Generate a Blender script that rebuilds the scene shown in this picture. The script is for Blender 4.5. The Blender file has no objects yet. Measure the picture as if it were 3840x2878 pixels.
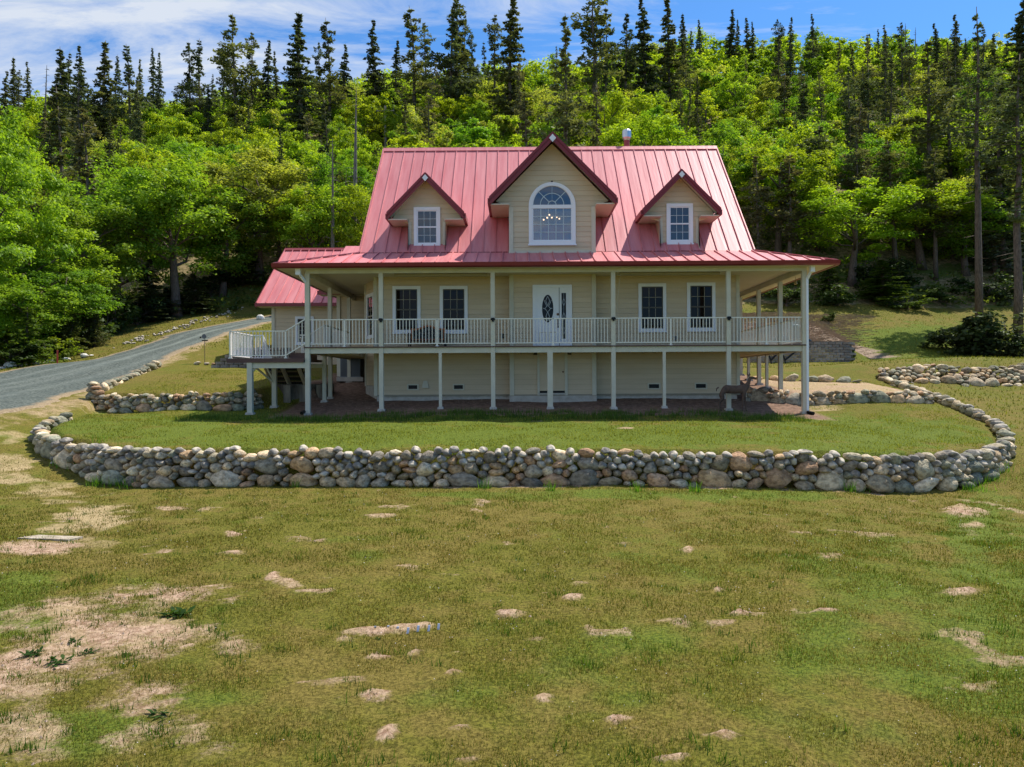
import bpy, bmesh, math, random
import numpy as np
from mathutils import Vector, Matrix, noise as mnoise

random.seed(7); rng = np.random.default_rng(7)
S = bpy.context.scene
COL = S.collection
R = math.radians

# ------------------------------------------------------------ camera
FPX, CX, CY = 2922.0, 1920.0, 1439.0
YAW, ROLL = R(.4), R(.28)
_f = np.array([-math.sin(YAW), math.cos(YAW), 0]); _r0 = np.array([math.cos(YAW), math.sin(YAW), 0]); _z = np.array([0, 0, 1.0])
_r = math.cos(ROLL)*_r0 - math.sin(ROLL)*_z; _u = math.sin(ROLL)*_r0 + math.cos(ROLL)*_z
cam_d = bpy.data.cameras.new('camera'); cam = bpy.data.objects.new('camera', cam_d); COL.objects.link(cam)
m = Matrix(((_r[0], _u[0], -_f[0], 0), (_r[1], _u[1], -_f[1], 0), (_r[2], _u[2], -_f[2], 0), (0, 0, 0, 1)))
cam.matrix_world = m
cam_d.sensor_width = 36; cam_d.lens = 36*FPX/3840; cam_d.clip_start = .1; cam_d.clip_end = 2000
S.camera = cam

def P(px, py, Y):
    "a point of the place from a direction and its distance north of the camera"
    d = _f*FPX + _r*(px-CX) + _u*(CY-py); return d*(Y/d[1])
def PD(x, y, Y): return P(x*1.736, y*1.736, Y)
def proj(x, y, z):
    d = x*_f[0]+y*_f[1]; d = np.where(d < .3, np.nan, d)
    return CX + FPX*(x*_r[0]+y*_r[1]+z*_r[2])/d, CY - FPX*(x*_u[0]+y*_u[1]+z*_u[2])/d

# ------------------------------------------------------------ light, sky, exposure
SUN_EL, SUN_AZ = R(58.1), R(51.3)
sd = bpy.data.lights.new('sun', 'SUN'); sd.energy = 4.7; sd.angle = R(.55); sd.color = (1, .95, .86)
so = bpy.data.objects.new('sun', sd); COL.objects.link(so)
to_sun = Vector((math.cos(SUN_EL)*math.sin(SUN_AZ), math.cos(SUN_EL)*math.cos(SUN_AZ), math.sin(SUN_EL)))
so.rotation_euler = to_sun.to_track_quat('Z', 'Y').to_euler()
W = bpy.data.worlds.new('World'); S.world = W; W.use_nodes = True
nt = W.node_tree; nt.nodes.clear()
def N(nt, t, **k):
    n = nt.nodes.new(t)
    for a, b in k.items():
        if a.startswith('i_'): n.inputs[a[2:].replace('_', ' ')].default_value = b
        else: setattr(n, a, b)
    return n
wo = N(nt, 'ShaderNodeOutputWorld'); bg = N(nt, 'ShaderNodeBackground'); bg.inputs['Strength'].default_value = .14
sky = N(nt, 'ShaderNodeTexSky'); sky.sky_type = 'NISHITA'; sky.sun_disc = False
sky.sun_elevation = SUN_EL; sky.sun_rotation = SUN_AZ; sky.altitude = 800; sky.air_density = 1.0; sky.dust_density = .5; sky.ozone_density = 2.5
tc = N(nt, 'ShaderNodeTexCoord'); sx = N(nt, 'ShaderNodeSeparateXYZ'); nt.links.new(tc.outputs['Generated'], sx.inputs[0])
def mth(nt, op, a, b=None, c=None, clamp=False):
    n = nt.nodes.new('ShaderNodeMath'); n.operation = op; n.use_clamp = clamp
    for i, v in enumerate((a, b, c)):
        if v is None: continue
        if isinstance(v, (int, float)): n.inputs[i].default_value = v
        else: nt.links.new(v, n.inputs[i])
    return n.outputs[0]
zz = mth(nt, 'ADD', mth(nt, 'MAXIMUM', sx.outputs[2], 0.0), .16)
cx_ = mth(nt, 'DIVIDE', sx.outputs[0], zz); cy_ = mth(nt, 'DIVIDE', sx.outputs[1], zz)
cb = N(nt, 'ShaderNodeCombineXYZ'); nt.links.new(cx_, cb.inputs[0]); nt.links.new(cy_, cb.inputs[1])
mp = N(nt, 'ShaderNodeMapping'); mp.inputs['Rotation'].default_value = (0, 0, R(24)); mp.inputs['Scale'].default_value = (.75, 2.1, 1)
mp.inputs['Location'].default_value = (3.1, 1.7, 0)
nt.links.new(cb.outputs[0], mp.inputs[0])
n1 = N(nt, 'ShaderNodeTexNoise'); n1.inputs['Scale'].default_value = 2.1; n1.inputs['Detail'].default_value = 10; n1.inputs['Roughness'].default_value = .66; n1.inputs['Distortion'].default_value = .7
nt.links.new(mp.outputs[0], n1.inputs['Vector'])
# thicker cloud to the west (-X), thinning to the east
side = mth(nt, 'MULTIPLY_ADD', sx.outputs[0], -.30, .09)
dens = mth(nt, 'ADD', n1.outputs[0], mth(nt, 'MINIMUM', side, .2))
cr = N(nt, 'ShaderNodeValToRGB'); cr.color_ramp.elements[0].position = .515; cr.color_ramp.elements[0].color = (0, 0, 0, 1)
cr.color_ramp.elements[1].position = .77; cr.color_ramp.elements[1].color = (1, 1, 1, 1)
nt.links.new(dens, cr.inputs[0])
tint = N(nt, 'ShaderNodeMixRGB'); tint.blend_type = 'MULTIPLY'; tint.inputs[0].default_value = 1; tint.inputs[2].default_value = (.38, .68, .93, 1)
nt.links.new(sky.outputs[0], tint.inputs[1])
mx = N(nt, 'ShaderNodeMixRGB'); nt.links.new(mth(nt, 'MULTIPLY', cr.outputs[0], .88), mx.inputs[0]); nt.links.new(tint.outputs[0], mx.inputs[1])
mx.inputs[2].default_value = (4.0, 4.25, 4.6, 1)
nt.links.new(mx.outputs[0], bg.inputs[0]); nt.links.new(bg.outputs[0], wo.inputs[0])
S.view_settings.view_transform = 'Standard'; S.view_settings.look = 'None'; S.view_settings.exposure = .50; S.view_settings.gamma = 1
S.view_settings.use_curve_mapping = False
S.render.engine = 'CYCLES'
try:
    S.cycles.max_bounces = 6; S.cycles.transparent_max_bounces = 12; S.cycles.use_denoising = True
except Exception: pass

# ------------------------------------------------------------ materials
MATS = {}
def mat(name, col, rough=.7, metal=0, spec=.3, c2=None, scale=6, bump=0, bscale=40, detail=4, stretch=None, emit=None, objcol=False, lo=.35, hi=.65, gen='Object'):
    if name in MATS: return MATS[name]
    M = bpy.data.materials.new(name); M.use_nodes = True; t = M.node_tree; b = t.nodes['Principled BSDF']
    b.inputs['Roughness'].default_value = rough; b.inputs['Metallic'].default_value = metal
    b.inputs['Specular IOR Level'].default_value = spec
    tc = t.nodes.new('ShaderNodeTexCoord'); vec = tc.outputs['Object' if gen == 'World' else gen]
    geo = t.nodes.new('ShaderNodeNewGeometry')
    if gen == 'World': vec = geo.outputs['Position']
    if stretch:
        mp = t.nodes.new('ShaderNodeMapping'); mp.inputs['Scale'].default_value = stretch; t.links.new(vec, mp.inputs[0]); vec = mp.outputs[0]
    out = None
    if c2 is not None:
        n = t.nodes.new('ShaderNodeTexNoise'); n.inputs['Scale'].default_value = scale; n.inputs['Detail'].default_value = detail; n.inputs['Roughness'].default_value = .65
        t.links.new(vec, n.inputs['Vector'])
        r = t.nodes.new('ShaderNodeValToRGB'); r.color_ramp.elements[0].position = lo; r.color_ramp.elements[1].position = hi
        r.color_ramp.elements[0].color = (*col, 1); r.color_ramp.elements[1].color = (*c2, 1)
        t.links.new(n.outputs[0], r.inputs[0]); out = r.outputs[0]
    if objcol:
        oi = t.nodes.new('ShaderNodeObjectInfo'); mm = t.nodes.new('ShaderNodeMixRGB'); mm.blend_type = 'MULTIPLY'; mm.inputs[0].default_value = 1
        t.links.new(oi.outputs['Color'], mm.inputs[1])
        if out: t.links.new(out, mm.inputs[2])
        else: mm.inputs[2].default_value = (*col, 1)
        out = mm.outputs[0]
    if out: t.links.new(out, b.inputs['Base Color'])
    else: b.inputs['Base Color'].default_value = (*col, 1)
    if bump:
        n = t.nodes.new('ShaderNodeTexNoise'); n.inputs['Scale'].default_value = bscale; n.inputs['Detail'].default_value = 5
        t.links.new(vec, n.inputs['Vector'])
        bp = t.nodes.new('ShaderNodeBump'); bp.inputs['Strength'].default_value = bump; bp.inputs['Distance'].default_value = .03
        t.links.new(n.outputs[0], bp.inputs['Height']); t.links.new(bp.outputs[0], b.inputs['Normal'])
    if emit:
        b.inputs['Emission Color'].default_value = (*emit[0], 1); b.inputs['Emission Strength'].default_value = emit[1]
    MATS[name] = M; return M
siding = mat('painted_siding', (.63, .50, .335), .65, c2=(.575, .452, .298), scale=1.4, bump=.12, bscale=30, stretch=(.4, 1, 3), gen='World', objcol=True)
backing = mat('wall_backing', (.10, .075, .05), .8)  # darkened so thin gaps between boards show as painted lap shadow lines
trim = mat('cream_trim', (.60, .555, .43), .6, c2=(.54, .49, .37), scale=2.5, gen='World', bump=.05)
white = mat('white_paint', (.80, .79, .80), .45)
railm = mat('rail_paint', (.76, .71, .60), .4)
redroof = mat('red_metal_roof', (.64, .235, .235), .5, .05, .4, c2=(.54, .15, .158), scale=.8, gen='World', stretch=(6, .5, .5), detail=8, bump=.25, bscale=1.2, objcol=True)
redtrim = mat('dark_red_trim', (.20, .022, .024), .38, .1, .4)
deckm = mat('brown_decking', (.12, .062, .05), .6, c2=(.09, .045, .036), scale=12, stretch=(.2, 4, 1))
ceilm = mat('porch_ceiling', (.62, .56, .44), .7, c2=(.57, .51, .40), scale=.9, gen='World')
concrete = mat('concrete', (.52, .47, .40), .9, c2=(.40, .35, .29), scale=5, bump=.4, bscale=25, gen='World')
darkconc = mat('weathered_concrete', (.20, .17, .13), .9, c2=(.06, .045, .035), scale=2.2, bump=.5, bscale=14, gen='World', stretch=(2.5, 1, .5))
blackm = mat('black_metal', (.012, .012, .012), .4, .5)
steel = mat('galvanised_steel', (.55, .56, .56), .3, .85)
greym = mat('grey_metal', (.12, .125, .13), .5, .3)
glassd = mat('window_glass_dark', (.014, .009, .007), .05, 0, .16)
glassb = mat('window_glass_sky', (.045, .05, .055), .03, 0, .9, c2=(.03, .03, .035), scale=3)
sash = mat('bronze_sash', (.10, .085, .06), .5)
muntm = mat('muntin_white', (.50, .48, .42), .5)
muntd = mat('muntin_dull', (.34, .30, .22), .6)
muntb = mat('muntin_pale', (.50, .55, .55), .5)
stonem = mat('river_stone', (1.32, 1.29, 1.22), .85, c2=(.62, .59, .54), scale=4.2, bump=1, bscale=11, objcol=True, detail=9, lo=.40, hi=.60)
smallstone = mat('small_river_stone', (.19, .17, .145), .85, c2=(.56, .48, .37), scale=3.4, bump=1, bscale=14, lo=.44, hi=.58, detail=2)
blockm = mat('retaining_block', (.34, .29, .25), .95, c2=(.22, .19, .165), scale=7, bump=.8, bscale=16, objcol=True)
bark = mat('bark', (.17, .13, .10), .95, c2=(.07, .052, .04), scale=5, bump=1, bscale=9, stretch=(3, 3, .6))
barkg = mat('grey_bark', (.22, .19, .16), .95, c2=(.10, .085, .07), scale=5, bump=1, bscale=9, stretch=(3, 3, .6))
wood = mat('oak_wood', (.42, .14, .045), .5, c2=(.28, .085, .03), scale=6, stretch=(1, 6, 6))
gravel = mat('gravel', (.135, .152, .128), .95, c2=(.035, .045, .039), scale=11, bump=.35, bscale=70, gen='World', detail=15, lo=.43, hi=.58)
furm = mat('deer_fur', (.135, .082, .058), .9, c2=(.08, .05, .036), scale=9)
hoofm = mat('deer_dark', (.02, .015, .012), .8)
bulbm = mat('lamp_bulb', (1, .8, .55), .4, emit=((1, .62, .36), 3.2))
sootm = mat('dark_room', (.035, .028, .03), .9)
redpipe = mat('red_pipe', (.26, .05, .05), .5)
stakem = mat('red_stake', (.25, .03, .02), .6)
paleblue = mat('pale_stake', (.50, .53, .62), .5)
tarpm = mat('black_tarp', (.02, .025, .03), .3)
fabric = mat('patterned_cushion', (.02, .022, .022), .8, c2=(.16, .17, .16), scale=16, lo=.5, hi=.6)
straw = mat('dead_brush', (.40, .30, .19), .95, c2=(.22, .15, .10), scale=5)

def leafmat(name, trans=.38, var=.35):
    M = bpy.data.materials.new(name); M.use_nodes = True; t = M.node_tree; t.nodes.clear()
    o = t.nodes.new('ShaderNodeOutputMaterial'); d = t.nodes.new('ShaderNodeBsdfDiffuse'); tr = t.nodes.new('ShaderNodeBsdfTranslucent'); g = t.nodes.new('ShaderNodeBsdfGlossy')
    g.inputs['Roughness'].default_value = .45; g.inputs['Color'].default_value = (.8, .9, .7, 1)
    oi = t.nodes.new('ShaderNodeObjectInfo'); geo = t.nodes.new('ShaderNodeNewGeometry')
    at = t.nodes.new('ShaderNodeAttribute'); at.attribute_name = 'tone'
    hs = t.nodes.new('ShaderNodeHueSaturation')
    t.links.new(oi.outputs['Color'], hs.inputs['Color'])
    t.links.new(mth(t, 'MULTIPLY_ADD', at.outputs['Fac'], var*2, 1-var), hs.inputs['Value'])
    t.links.new(mth(t, 'MULTIPLY_ADD', at.outputs['Fac'], -.035, .515), hs.inputs['Hue'])
    t.links.new(hs.outputs[0], d.inputs[0])
    b = t.nodes.new('ShaderNodeMixRGB'); b.blend_type = 'MULTIPLY'; b.inputs[0].default_value = 1; b.inputs[2].default_value = (1.45, 1.5, .5, 1)
    t.links.new(hs.outputs[0], b.inputs[1]); t.links.new(b.outputs[0], tr.inputs[0])
    m1 = t.nodes.new('ShaderNodeMixShader'); m1.inputs[0].default_value = trans
    t.links.new(d.outputs[0], m1.inputs[1]); t.links.new(tr.outputs[0], m1.inputs[2])
    m2 = t.nodes.new('ShaderNodeMixShader'); m2.inputs[0].default_value = .012
    t.links.new(m1.outputs[0], m2.inputs[1]); t.links.new(g.outputs[0], m2.inputs[2]); t.links.new(m2.outputs[0], o.inputs[0])
    return M
leafm = leafmat('leaves', .5, .4); needlem = leafmat('needles', .34, .5); grassm = leafmat('grass_blades', .35, .45)

# ------------------------------------------------------------ mesh helpers
class MB:
    def __init__(s): s.v = []; s.f = []
    def add(s, vs, fs):
        o = len(s.v); s.v += [tuple(v) for v in vs]; s.f += [tuple(i+o for i in f) for f in fs]; return s
    def box(s, x0, x1, y0, y1, z0, z1):
        return s.add([(x0,y0,z0),(x1,y0,z0),(x1,y1,z0),(x0,y1,z0),(x0,y0,z1),(x1,y0,z1),(x1,y1,z1),(x0,y1,z1)],
                     [(0,3,2,1),(4,5,6,7),(0,1,5,4),(1,2,6,5),(2,3,7,6),(3,0,4,7)])
    def hexa(s, vs):  # 8 corners: bottom 4 then top 4
        return s.add(vs, [(0,3,2,1),(4,5,6,7),(0,1,5,4),(1,2,6,5),(2,3,7,6),(3,0,4,7)])
    def slab(s, quad, t):  # quad (ccw seen from outside) thickened inward by t along its normal
        q = [Vector(p) for p in quad]; n = (q[1]-q[0]).cross(q[-1]-q[0]).normalized()
        lo = [p-n*t for p in q]; k = len(q)
        return s.add([*lo, *q], [tuple(range(k-1, -1, -1)), tuple(range(k, 2*k))]+[(i, (i+1) % k, k+(i+1) % k, k+i) for i in range(k)])
    def bar(s, a, b, w, h=None, up=(0, 0, 1)):
        a, b = Vector(a), Vector(b); h = h or w; d = (b-a).normalized(); u = Vector(up)
        if abs(d.dot(u)) > .98: u = Vector((0, 1, 0))
        sd_ = d.cross(u).normalized()*(w/2); uu = sd_.cross(d).normalized()*(h/2)
        return s.add([a-sd_-uu, a+sd_-uu, b+sd_-uu, b-sd_-uu, a-sd_+uu, a+sd_+uu, b+sd_+uu, b-sd_+uu], [(0,3,2,1),(4,5,6,7),(0,1,5,4),(1,2,6,5),(2,3,7,6),(3,0,4,7)])
    def tube(s, pts, rs, n=7, cap=True):
        pts = [Vector(p) for p in pts]; rings = []
        if isinstance(rs, (int, float)): rs = [rs]*len(pts)
        for i, p in enumerate(pts):
            d = (pts[min(i+1, len(pts)-1)]-pts[max(i-1, 0)]).normalized()
            u = Vector((1, 0, 0)) if abs(d.x) < .9 else Vector((0, 1, 0)); a = d.cross(u).normalized(); b = d.cross(a)
            rings.append([p+(a*math.cos(2*math.pi*k/n)+b*math.sin(2*math.pi*k/n))*rs[i] for k in range(n)])
        vs = [v for r in rings for v in r]; fs = [(i*n+k, i*n+(k+1) % n, (i+1)*n+(k+1) % n, (i+1)*n+k) for i in range(len(pts)-1) for k in range(n)]
        if cap: fs += [tuple(range(n-1, -1, -1)), tuple((len(pts)-1)*n+k for k in range(n))]
        return s.add(vs, fs)
    def ring(s, cx, cz, y, r0, r1, a0, a1, d, n=24):  # arch band in the XZ plane, depth d towards -Y
        vs = []; fs = []
        for i in range(n+1):
            a = a0+(a1-a0)*i/n; c, sn = math.cos(a), math.sin(a)
            vs += [(cx+r0*c, y-d, cz+r0*sn), (cx+r1*c, y-d, cz+r1*sn), (cx+r1*c, y, cz+r1*sn), (cx+r0*c, y, cz+r0*sn)]
        for i in range(n):
            for k in range(4): fs.append((i*4+k, (i+1)*4+k, (i+1)*4+(k+1) % 4, i*4+(k+1) % 4))
        return s.add(vs, fs)
    def build(s, name, m, parent=None, smooth=False, loc=None):
        me = bpy.data.meshes.new(name); me.from_pydata(s.v, [], s.f); me.materials.append(m)
        bm = bmesh.new(); bm.from_mesh(me); bmesh.ops.recalc_face_normals(bm, faces=bm.faces); bm.to_mesh(me); bm.free()
        if smooth: me.shade_smooth()
        return link(name, me, parent, loc)
def link(name, me, parent=None, loc=None):
    o = bpy.data.objects.new(name, me); COL.objects.link(o)
    if parent is not None: o.parent = parent
    if loc is not None: o.location = loc
    return o
def tag(o, label=None, cat=None, group=None, kind=None):
    if label: o['label'] = label
    if cat: o['category'] = cat
    if group: o['group'] = group
    if kind: o['kind'] = kind
    return o
def empty(name, loc=(0, 0, 0), label=None, cat=None, group=None):
    o = bpy.data.objects.new(name, None); COL.objects.link(o); o.location = loc; o.empty_display_size = .2
    return tag(o, label, cat, group)
def copy_tree(o, parent=None):
    c = o.copy(); COL.objects.link(c); c.parent = parent
    for ch in o.children: copy_tree(ch, c)
    return c
def quads_mesh(name, V, m, tone=None, nv=4):
    "V: (n, nv, 3) array of polygons"
    n = len(V); me = bpy.data.meshes.new(name); me.vertices.add(n*nv); me.vertices.foreach_set('co', V.reshape(-1).astype(np.float32))
    me.loops.add(n*nv); me.loops.foreach_set('vertex_index', np.arange(n*nv, dtype=np.int32))
    me.polygons.add(n); me.polygons.foreach_set('loop_start', np.arange(0, n*nv, nv, dtype=np.int32)); me.polygons.foreach_set('loop_total', np.full(n, nv, np.int32))
    me.materials.append(m)
    if tone is not None:
        a = me.attributes.new('tone', 'FLOAT', 'POINT'); a.data.foreach_set('value', np.repeat(tone, nv).astype(np.float32))
    me.update(); me.validate(); return me

# ------------------------------------------------------------ numpy noise
def _hash(i, j, s):
    h = (i.astype(np.int64)*374761393 + j.astype(np.int64)*668265263 + s*982451653) & 0x7fffffff
    h = (h ^ (h >> 13))*1274126177 & 0x7fffffff
    return ((h ^ (h >> 16)) & 0xffff)/65535.0
def vnoise(x, y, s=0):
    i, j = np.floor(x), np.floor(y); fx, fy = x-i, y-j; fx = fx*fx*(3-2*fx); fy = fy*fy*(3-2*fy)
    return (_hash(i, j, s)*(1-fx)+_hash(i+1, j, s)*fx)*(1-fy)+(_hash(i, j+1, s)*(1-fx)+_hash(i+1, j+1, s)*fx)*fy
def fbm(x, y, s=0, o=4):
    v = 0; a = .5; t = 0
    for k in range(o): v = v+a*vnoise(x*2**k, y*2**k, s+k*17); t += a; a *= .55
    return v/t
def sstep(a, b, x): t = np.clip((x-a)/(b-a), 0, 1); return t*t*(3-2*t)

# ------------------------------------------------------------ terrain
SH = [P(579,1375,36), P(723,1303,41), P(859,1253,46), P(1000,1212,52), P(0,1407,36), P(136,1373,38.5), P(316,1357,41), P(475,1316,45), P(655,1253,50), P(859,1212,55), P(1000,1192,57),
      P(289,1502,27), P(181,1542,24), P(0,1606,21.5), P(0,1389,39), P(200,1355,43), P(407,1271,51), P(662,1197,58), P(1000,1108,66),
      (-20,24,-.9), (-24,30,-.35), (-30,38,.6), (-40,46,1.2), (-38,60,4), (0,60,6), (35,60,6), (50,45,3), (50,30,.4), (-50,30,0), (-50,10,-1.6), (50,10,-2.2),
      (0,45,1.9), (-5,50,2.8), (0,37,1.1), (-4,33,.3), (4,33,.3), (20,33,-.2), (16,32.5,-.15), (24,32.5,-.2), (18,34.3,.55), (22,34.3,.65), (28,35,.7), (12,34,.16), (15,34.4,.4),
      (12,44.6,1.1), (17,44.6,1.1), (20.5,45,1.15), (28,45,1.5), (24,41,1.1), (14,54,4.4), (25,55,4.5), (35,57,4.6), (24,48,2.0), (30,50,2.6), (10,52,4.2), (15,40,.8), (8,40,1.0), (-9,37,.93), (-12,37,.93),
      (-12,45,2.4), (22,30,-.55), (20,26,-1.1), (16,29,-.6), (15.6,31,-.3)]
UP = [(-7,26,-1.0), (-2.5,26,-.84), (3,26,-.84), (9.6,26,-1.05), (0,27.8,-.58), (-4.5,27.8,-.62), (7,27.8,-.6), (0,23.4,-1.15), (8,23.4,-1.19), (-8,23.4,-1.15),
      (0,18,-1.5), (8,18,-1.6), (-8,18.3,-1.48), (11.8,20,-1.55), (13,22,-1.4), (14.3,25,-1.12), (14.4,27.2,-.85), (-12.6,21,-1.2), (-13,23,-.98), (-10.5,19.3,-1.42), (4,18,-1.54),
      (-15,26.8,-.82), (-12,26.8,-.88), (-9.5,26.8,-.92), (-9,28.4,-.75), (-7,28.1,-.65), (-7,29,-.55), (-7,32.3,.06), (-14,24.5,-.9), (10,27.2,-.86), (14,27.1,-.84), (10,28.4,-.42), (14,28.4,-.5),
      (9.6,30.9,-.08), (9.6,33.4,.3), (14,31,-.15), (13,32.5,-.02), (4,25,-1.0), (-4,21,-1.28), (5,21,-1.32)]
LO = [(-8,17.6,-2.32), (0,17.5,-2.3), (8,17.3,-2.45), (10.2,17.6,-2.45), (11.5,18.5,-2.27), (12.6,19.5,-2.0), (13.5,21,-1.72), (14.9,24.5,-1.27), (15.3,26.5,-.99), (15.2,28.5,-.66),
      (-9.9,18.2,-2.28), (-11.2,19,-2.05), (-12.5,20,-1.76), (-13.6,21.5,-1.34), (-14.3,24,-.9), (0,5,-2.6), (-8,5,-2.55), (8,5,-2.65), (0,10,-2.5), (-8,10,-2.45), (8,10,-2.55),
      (-20,10,-2.2), (20,10,-2.4), (0,0,-2.65), (-18,18,-1.75), (19,19,-2.0), (0,-30,-3.2), (-15,22,-1.05), (4,14,-2.42), (-4,14,-2.38)]
T3 = [(-15,27.4,-.34), (-12,27.4,-.33), (-9.4,27.4,-.33), (-9,29,-.02), (-7.6,29.2,0), (-7.2,32,.1), (-10,30,.2), (-13,30,.22), (-15.3,30,.1), (-11,33,.62), (-15,33,.55), (-8,33,.3), (-8.5,36,.85)]
def tps(pts):
    p = np.array([[float(a) for a in q] for q in pts]); X = p[:, :2]; n = len(X)
    d = np.linalg.norm(X[:, None]-X[None], axis=2); K = np.where(d > 0, d**2*np.log(d+1e-9), 0)+np.eye(n)*.03
    Q = np.hstack([np.ones((n, 1)), X]); A = np.zeros((n+3, n+3)); A[:n, :n] = K; A[:n, n:] = Q; A[n:, :n] = Q.T
    w = np.linalg.solve(A, np.concatenate([p[:, 2], [0, 0, 0]]))
    def f(x, y):
        out = w[n]+w[n+1]*x+w[n+2]*y
        for i in range(n):
            r2 = (x-X[i, 0])**2+(y-X[i, 1])**2; out = out+w[i]*.5*r2*np.log(r2+1e-12)
        return out
    return f
fU, fL, fT = tps(SH+UP), tps(SH+LO), tps(SH+UP[:20]+T3)
# the middle line of the long stone wall, then round the back to close the terrace outline
WALL = [(-13.4,23.6), (-13.4,22.4), (-13.0,21.2), (-12.1,20.1), (-10.9,19.2), (-9.7,18.4), (-8.3,17.9), (-6,17.75), (-3,17.7), (0,17.7), (3,17.65), (6,17.55), (8.2,17.55), (9.8,17.85), (11.1,18.65), (12.15,19.7), (13.05,21.1), (13.9,22.8), (14.5,24.6), (14.9,26.5), (15.0,28.5), (15.2,31), (15.5,33.4)]
TERR = WALL + [(15.6,40), (-17,40), (-16.5,36), (-15.6,31), (-15,27.2), (-14.2,25)]
WALL2 = [(-15.2,27.5), (-13.6,27.15), (-11.5,27.1), (-9.6,27.2), (-9.0,28.0)]
T3P = [(-15.2,27.4), (-13.6,27.2), (-11.5,27.2), (-9.6,27.3), (-9.1,28.7), (-7.4,28.9), (-7.3,33), (-7.3,38), (-17,38), (-16.6,36), (-15.8,31)]
def polydist(x, y, poly):
    d = np.full(x.shape, 1e9); ins = np.zeros(x.shape, bool); k = len(poly)
    for i in range(k):
        (ax, ay), (bx, by) = poly[i], poly[(i+1) % k]; dx, dy = bx-ax, by-ay
        t = np.clip(((x-ax)*dx+(y-ay)*dy)/(dx*dx+dy*dy), 0, 1); d = np.minimum(d, np.hypot(x-ax-t*dx, y-ay-t*dy))
        c = ((ay > y) != (by > y)) & (x < dx*(y-ay)/(dy if dy else 1e-9)+ax); ins ^= c
    return np.where(ins, d, -d)
def crest(x): return 53+5.5*np.tanh(x/38.0)-1.5*np.cos(x/17.0)+3.2*np.exp(-((x+8)/28.0)**2)
def height(x, y):
    x = np.asarray(x, float); y = np.asarray(y, float)
    a = sstep(.05, .26, polydist(x, y, TERR)); z = fL(x, y)*(1-a)+fU(x, y)*a
    b = sstep(.0, .3, polydist(x, y, T3P)); z = z*(1-b)+fT(x, y)*b
    # terrace cut behind the block wall
    h = 6+(y-60)*(crest(x)-6)/90
    h = np.where(y > 150, crest(x)-(y-150)*.35, h)+(fbm(x/14, y/14, 3)-.5)*5*sstep(62, 90, y)
    w = sstep(57, 72, y); z = z*(1-w)+h*w
    wl = sstep(30, 60, np.abs(x))*(1-w); z = z*(1-wl)+np.clip(z, -3.5, 8)*wl
    near = 1-sstep(40, 60, y)
    z = z+near*((fbm(x/1.7, y/1.7, 9)-.5)*.10+(fbm(x/.35, y/.35, 21)-.5)*.045*(1-sstep(20, 30, y)))
    return z
def lin(a, b, s): return list(np.arange(a, b, s))
gx = np.array(lin(-240, -60, 12)+lin(-60, -18, 1.4)+lin(-18, 18, .13)+lin(18, 60, 1.4)+lin(60, 241, 12))
gy = np.array(lin(-60, 3, 3)+lin(3, 16, .085)+lin(16, 30, .12)+lin(30, 60, .35)+lin(60, 160, 1.6)+lin(160, 301, 10))
GX, GY = np.meshgrid(gx, gy); GZ = height(GX, GY)
# the block wall's bank: cut the ground flat in front of it
BX0, BX1, BY = 12.2, 19.0, 45.0
BXE = BX1-.1+np.clip(GY-45, 0, 3)*.55
inb = (GX > BX0-1) & (GX < BXE+.6) & (GY > BY+.30) & (GY < 56)
top = 2.30+np.clip(GY-46, 0, 99)*.27
edge = 1-sstep(-.2, .5, GX-BXE)
GZ = np.where(inb, GZ*(1-edge)+np.maximum(GZ, top)*edge, GZ)
def gz(x, y):
    "height of the built ground sheet"
    x = np.asarray(x, float); y = np.asarray(y, float)
    i = np.clip(np.searchsorted(gx, x)-1, 0, len(gx)-2); j = np.clip(np.searchsorted(gy, y)-1, 0, len(gy)-2)
    u = np.clip((x-gx[i])/(gx[i+1]-gx[i]), 0, 1); v = np.clip((y-gy[j])/(gy[j+1]-gy[j]), 0, 1)
    return GZ[j, i]*(1-u)*(1-v)+GZ[j, i+1]*u*(1-v)+GZ[j+1, i]*(1-u)*v+GZ[j+1, i+1]*u*v
def g1(x, y): return float(gz(x, y))
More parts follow.
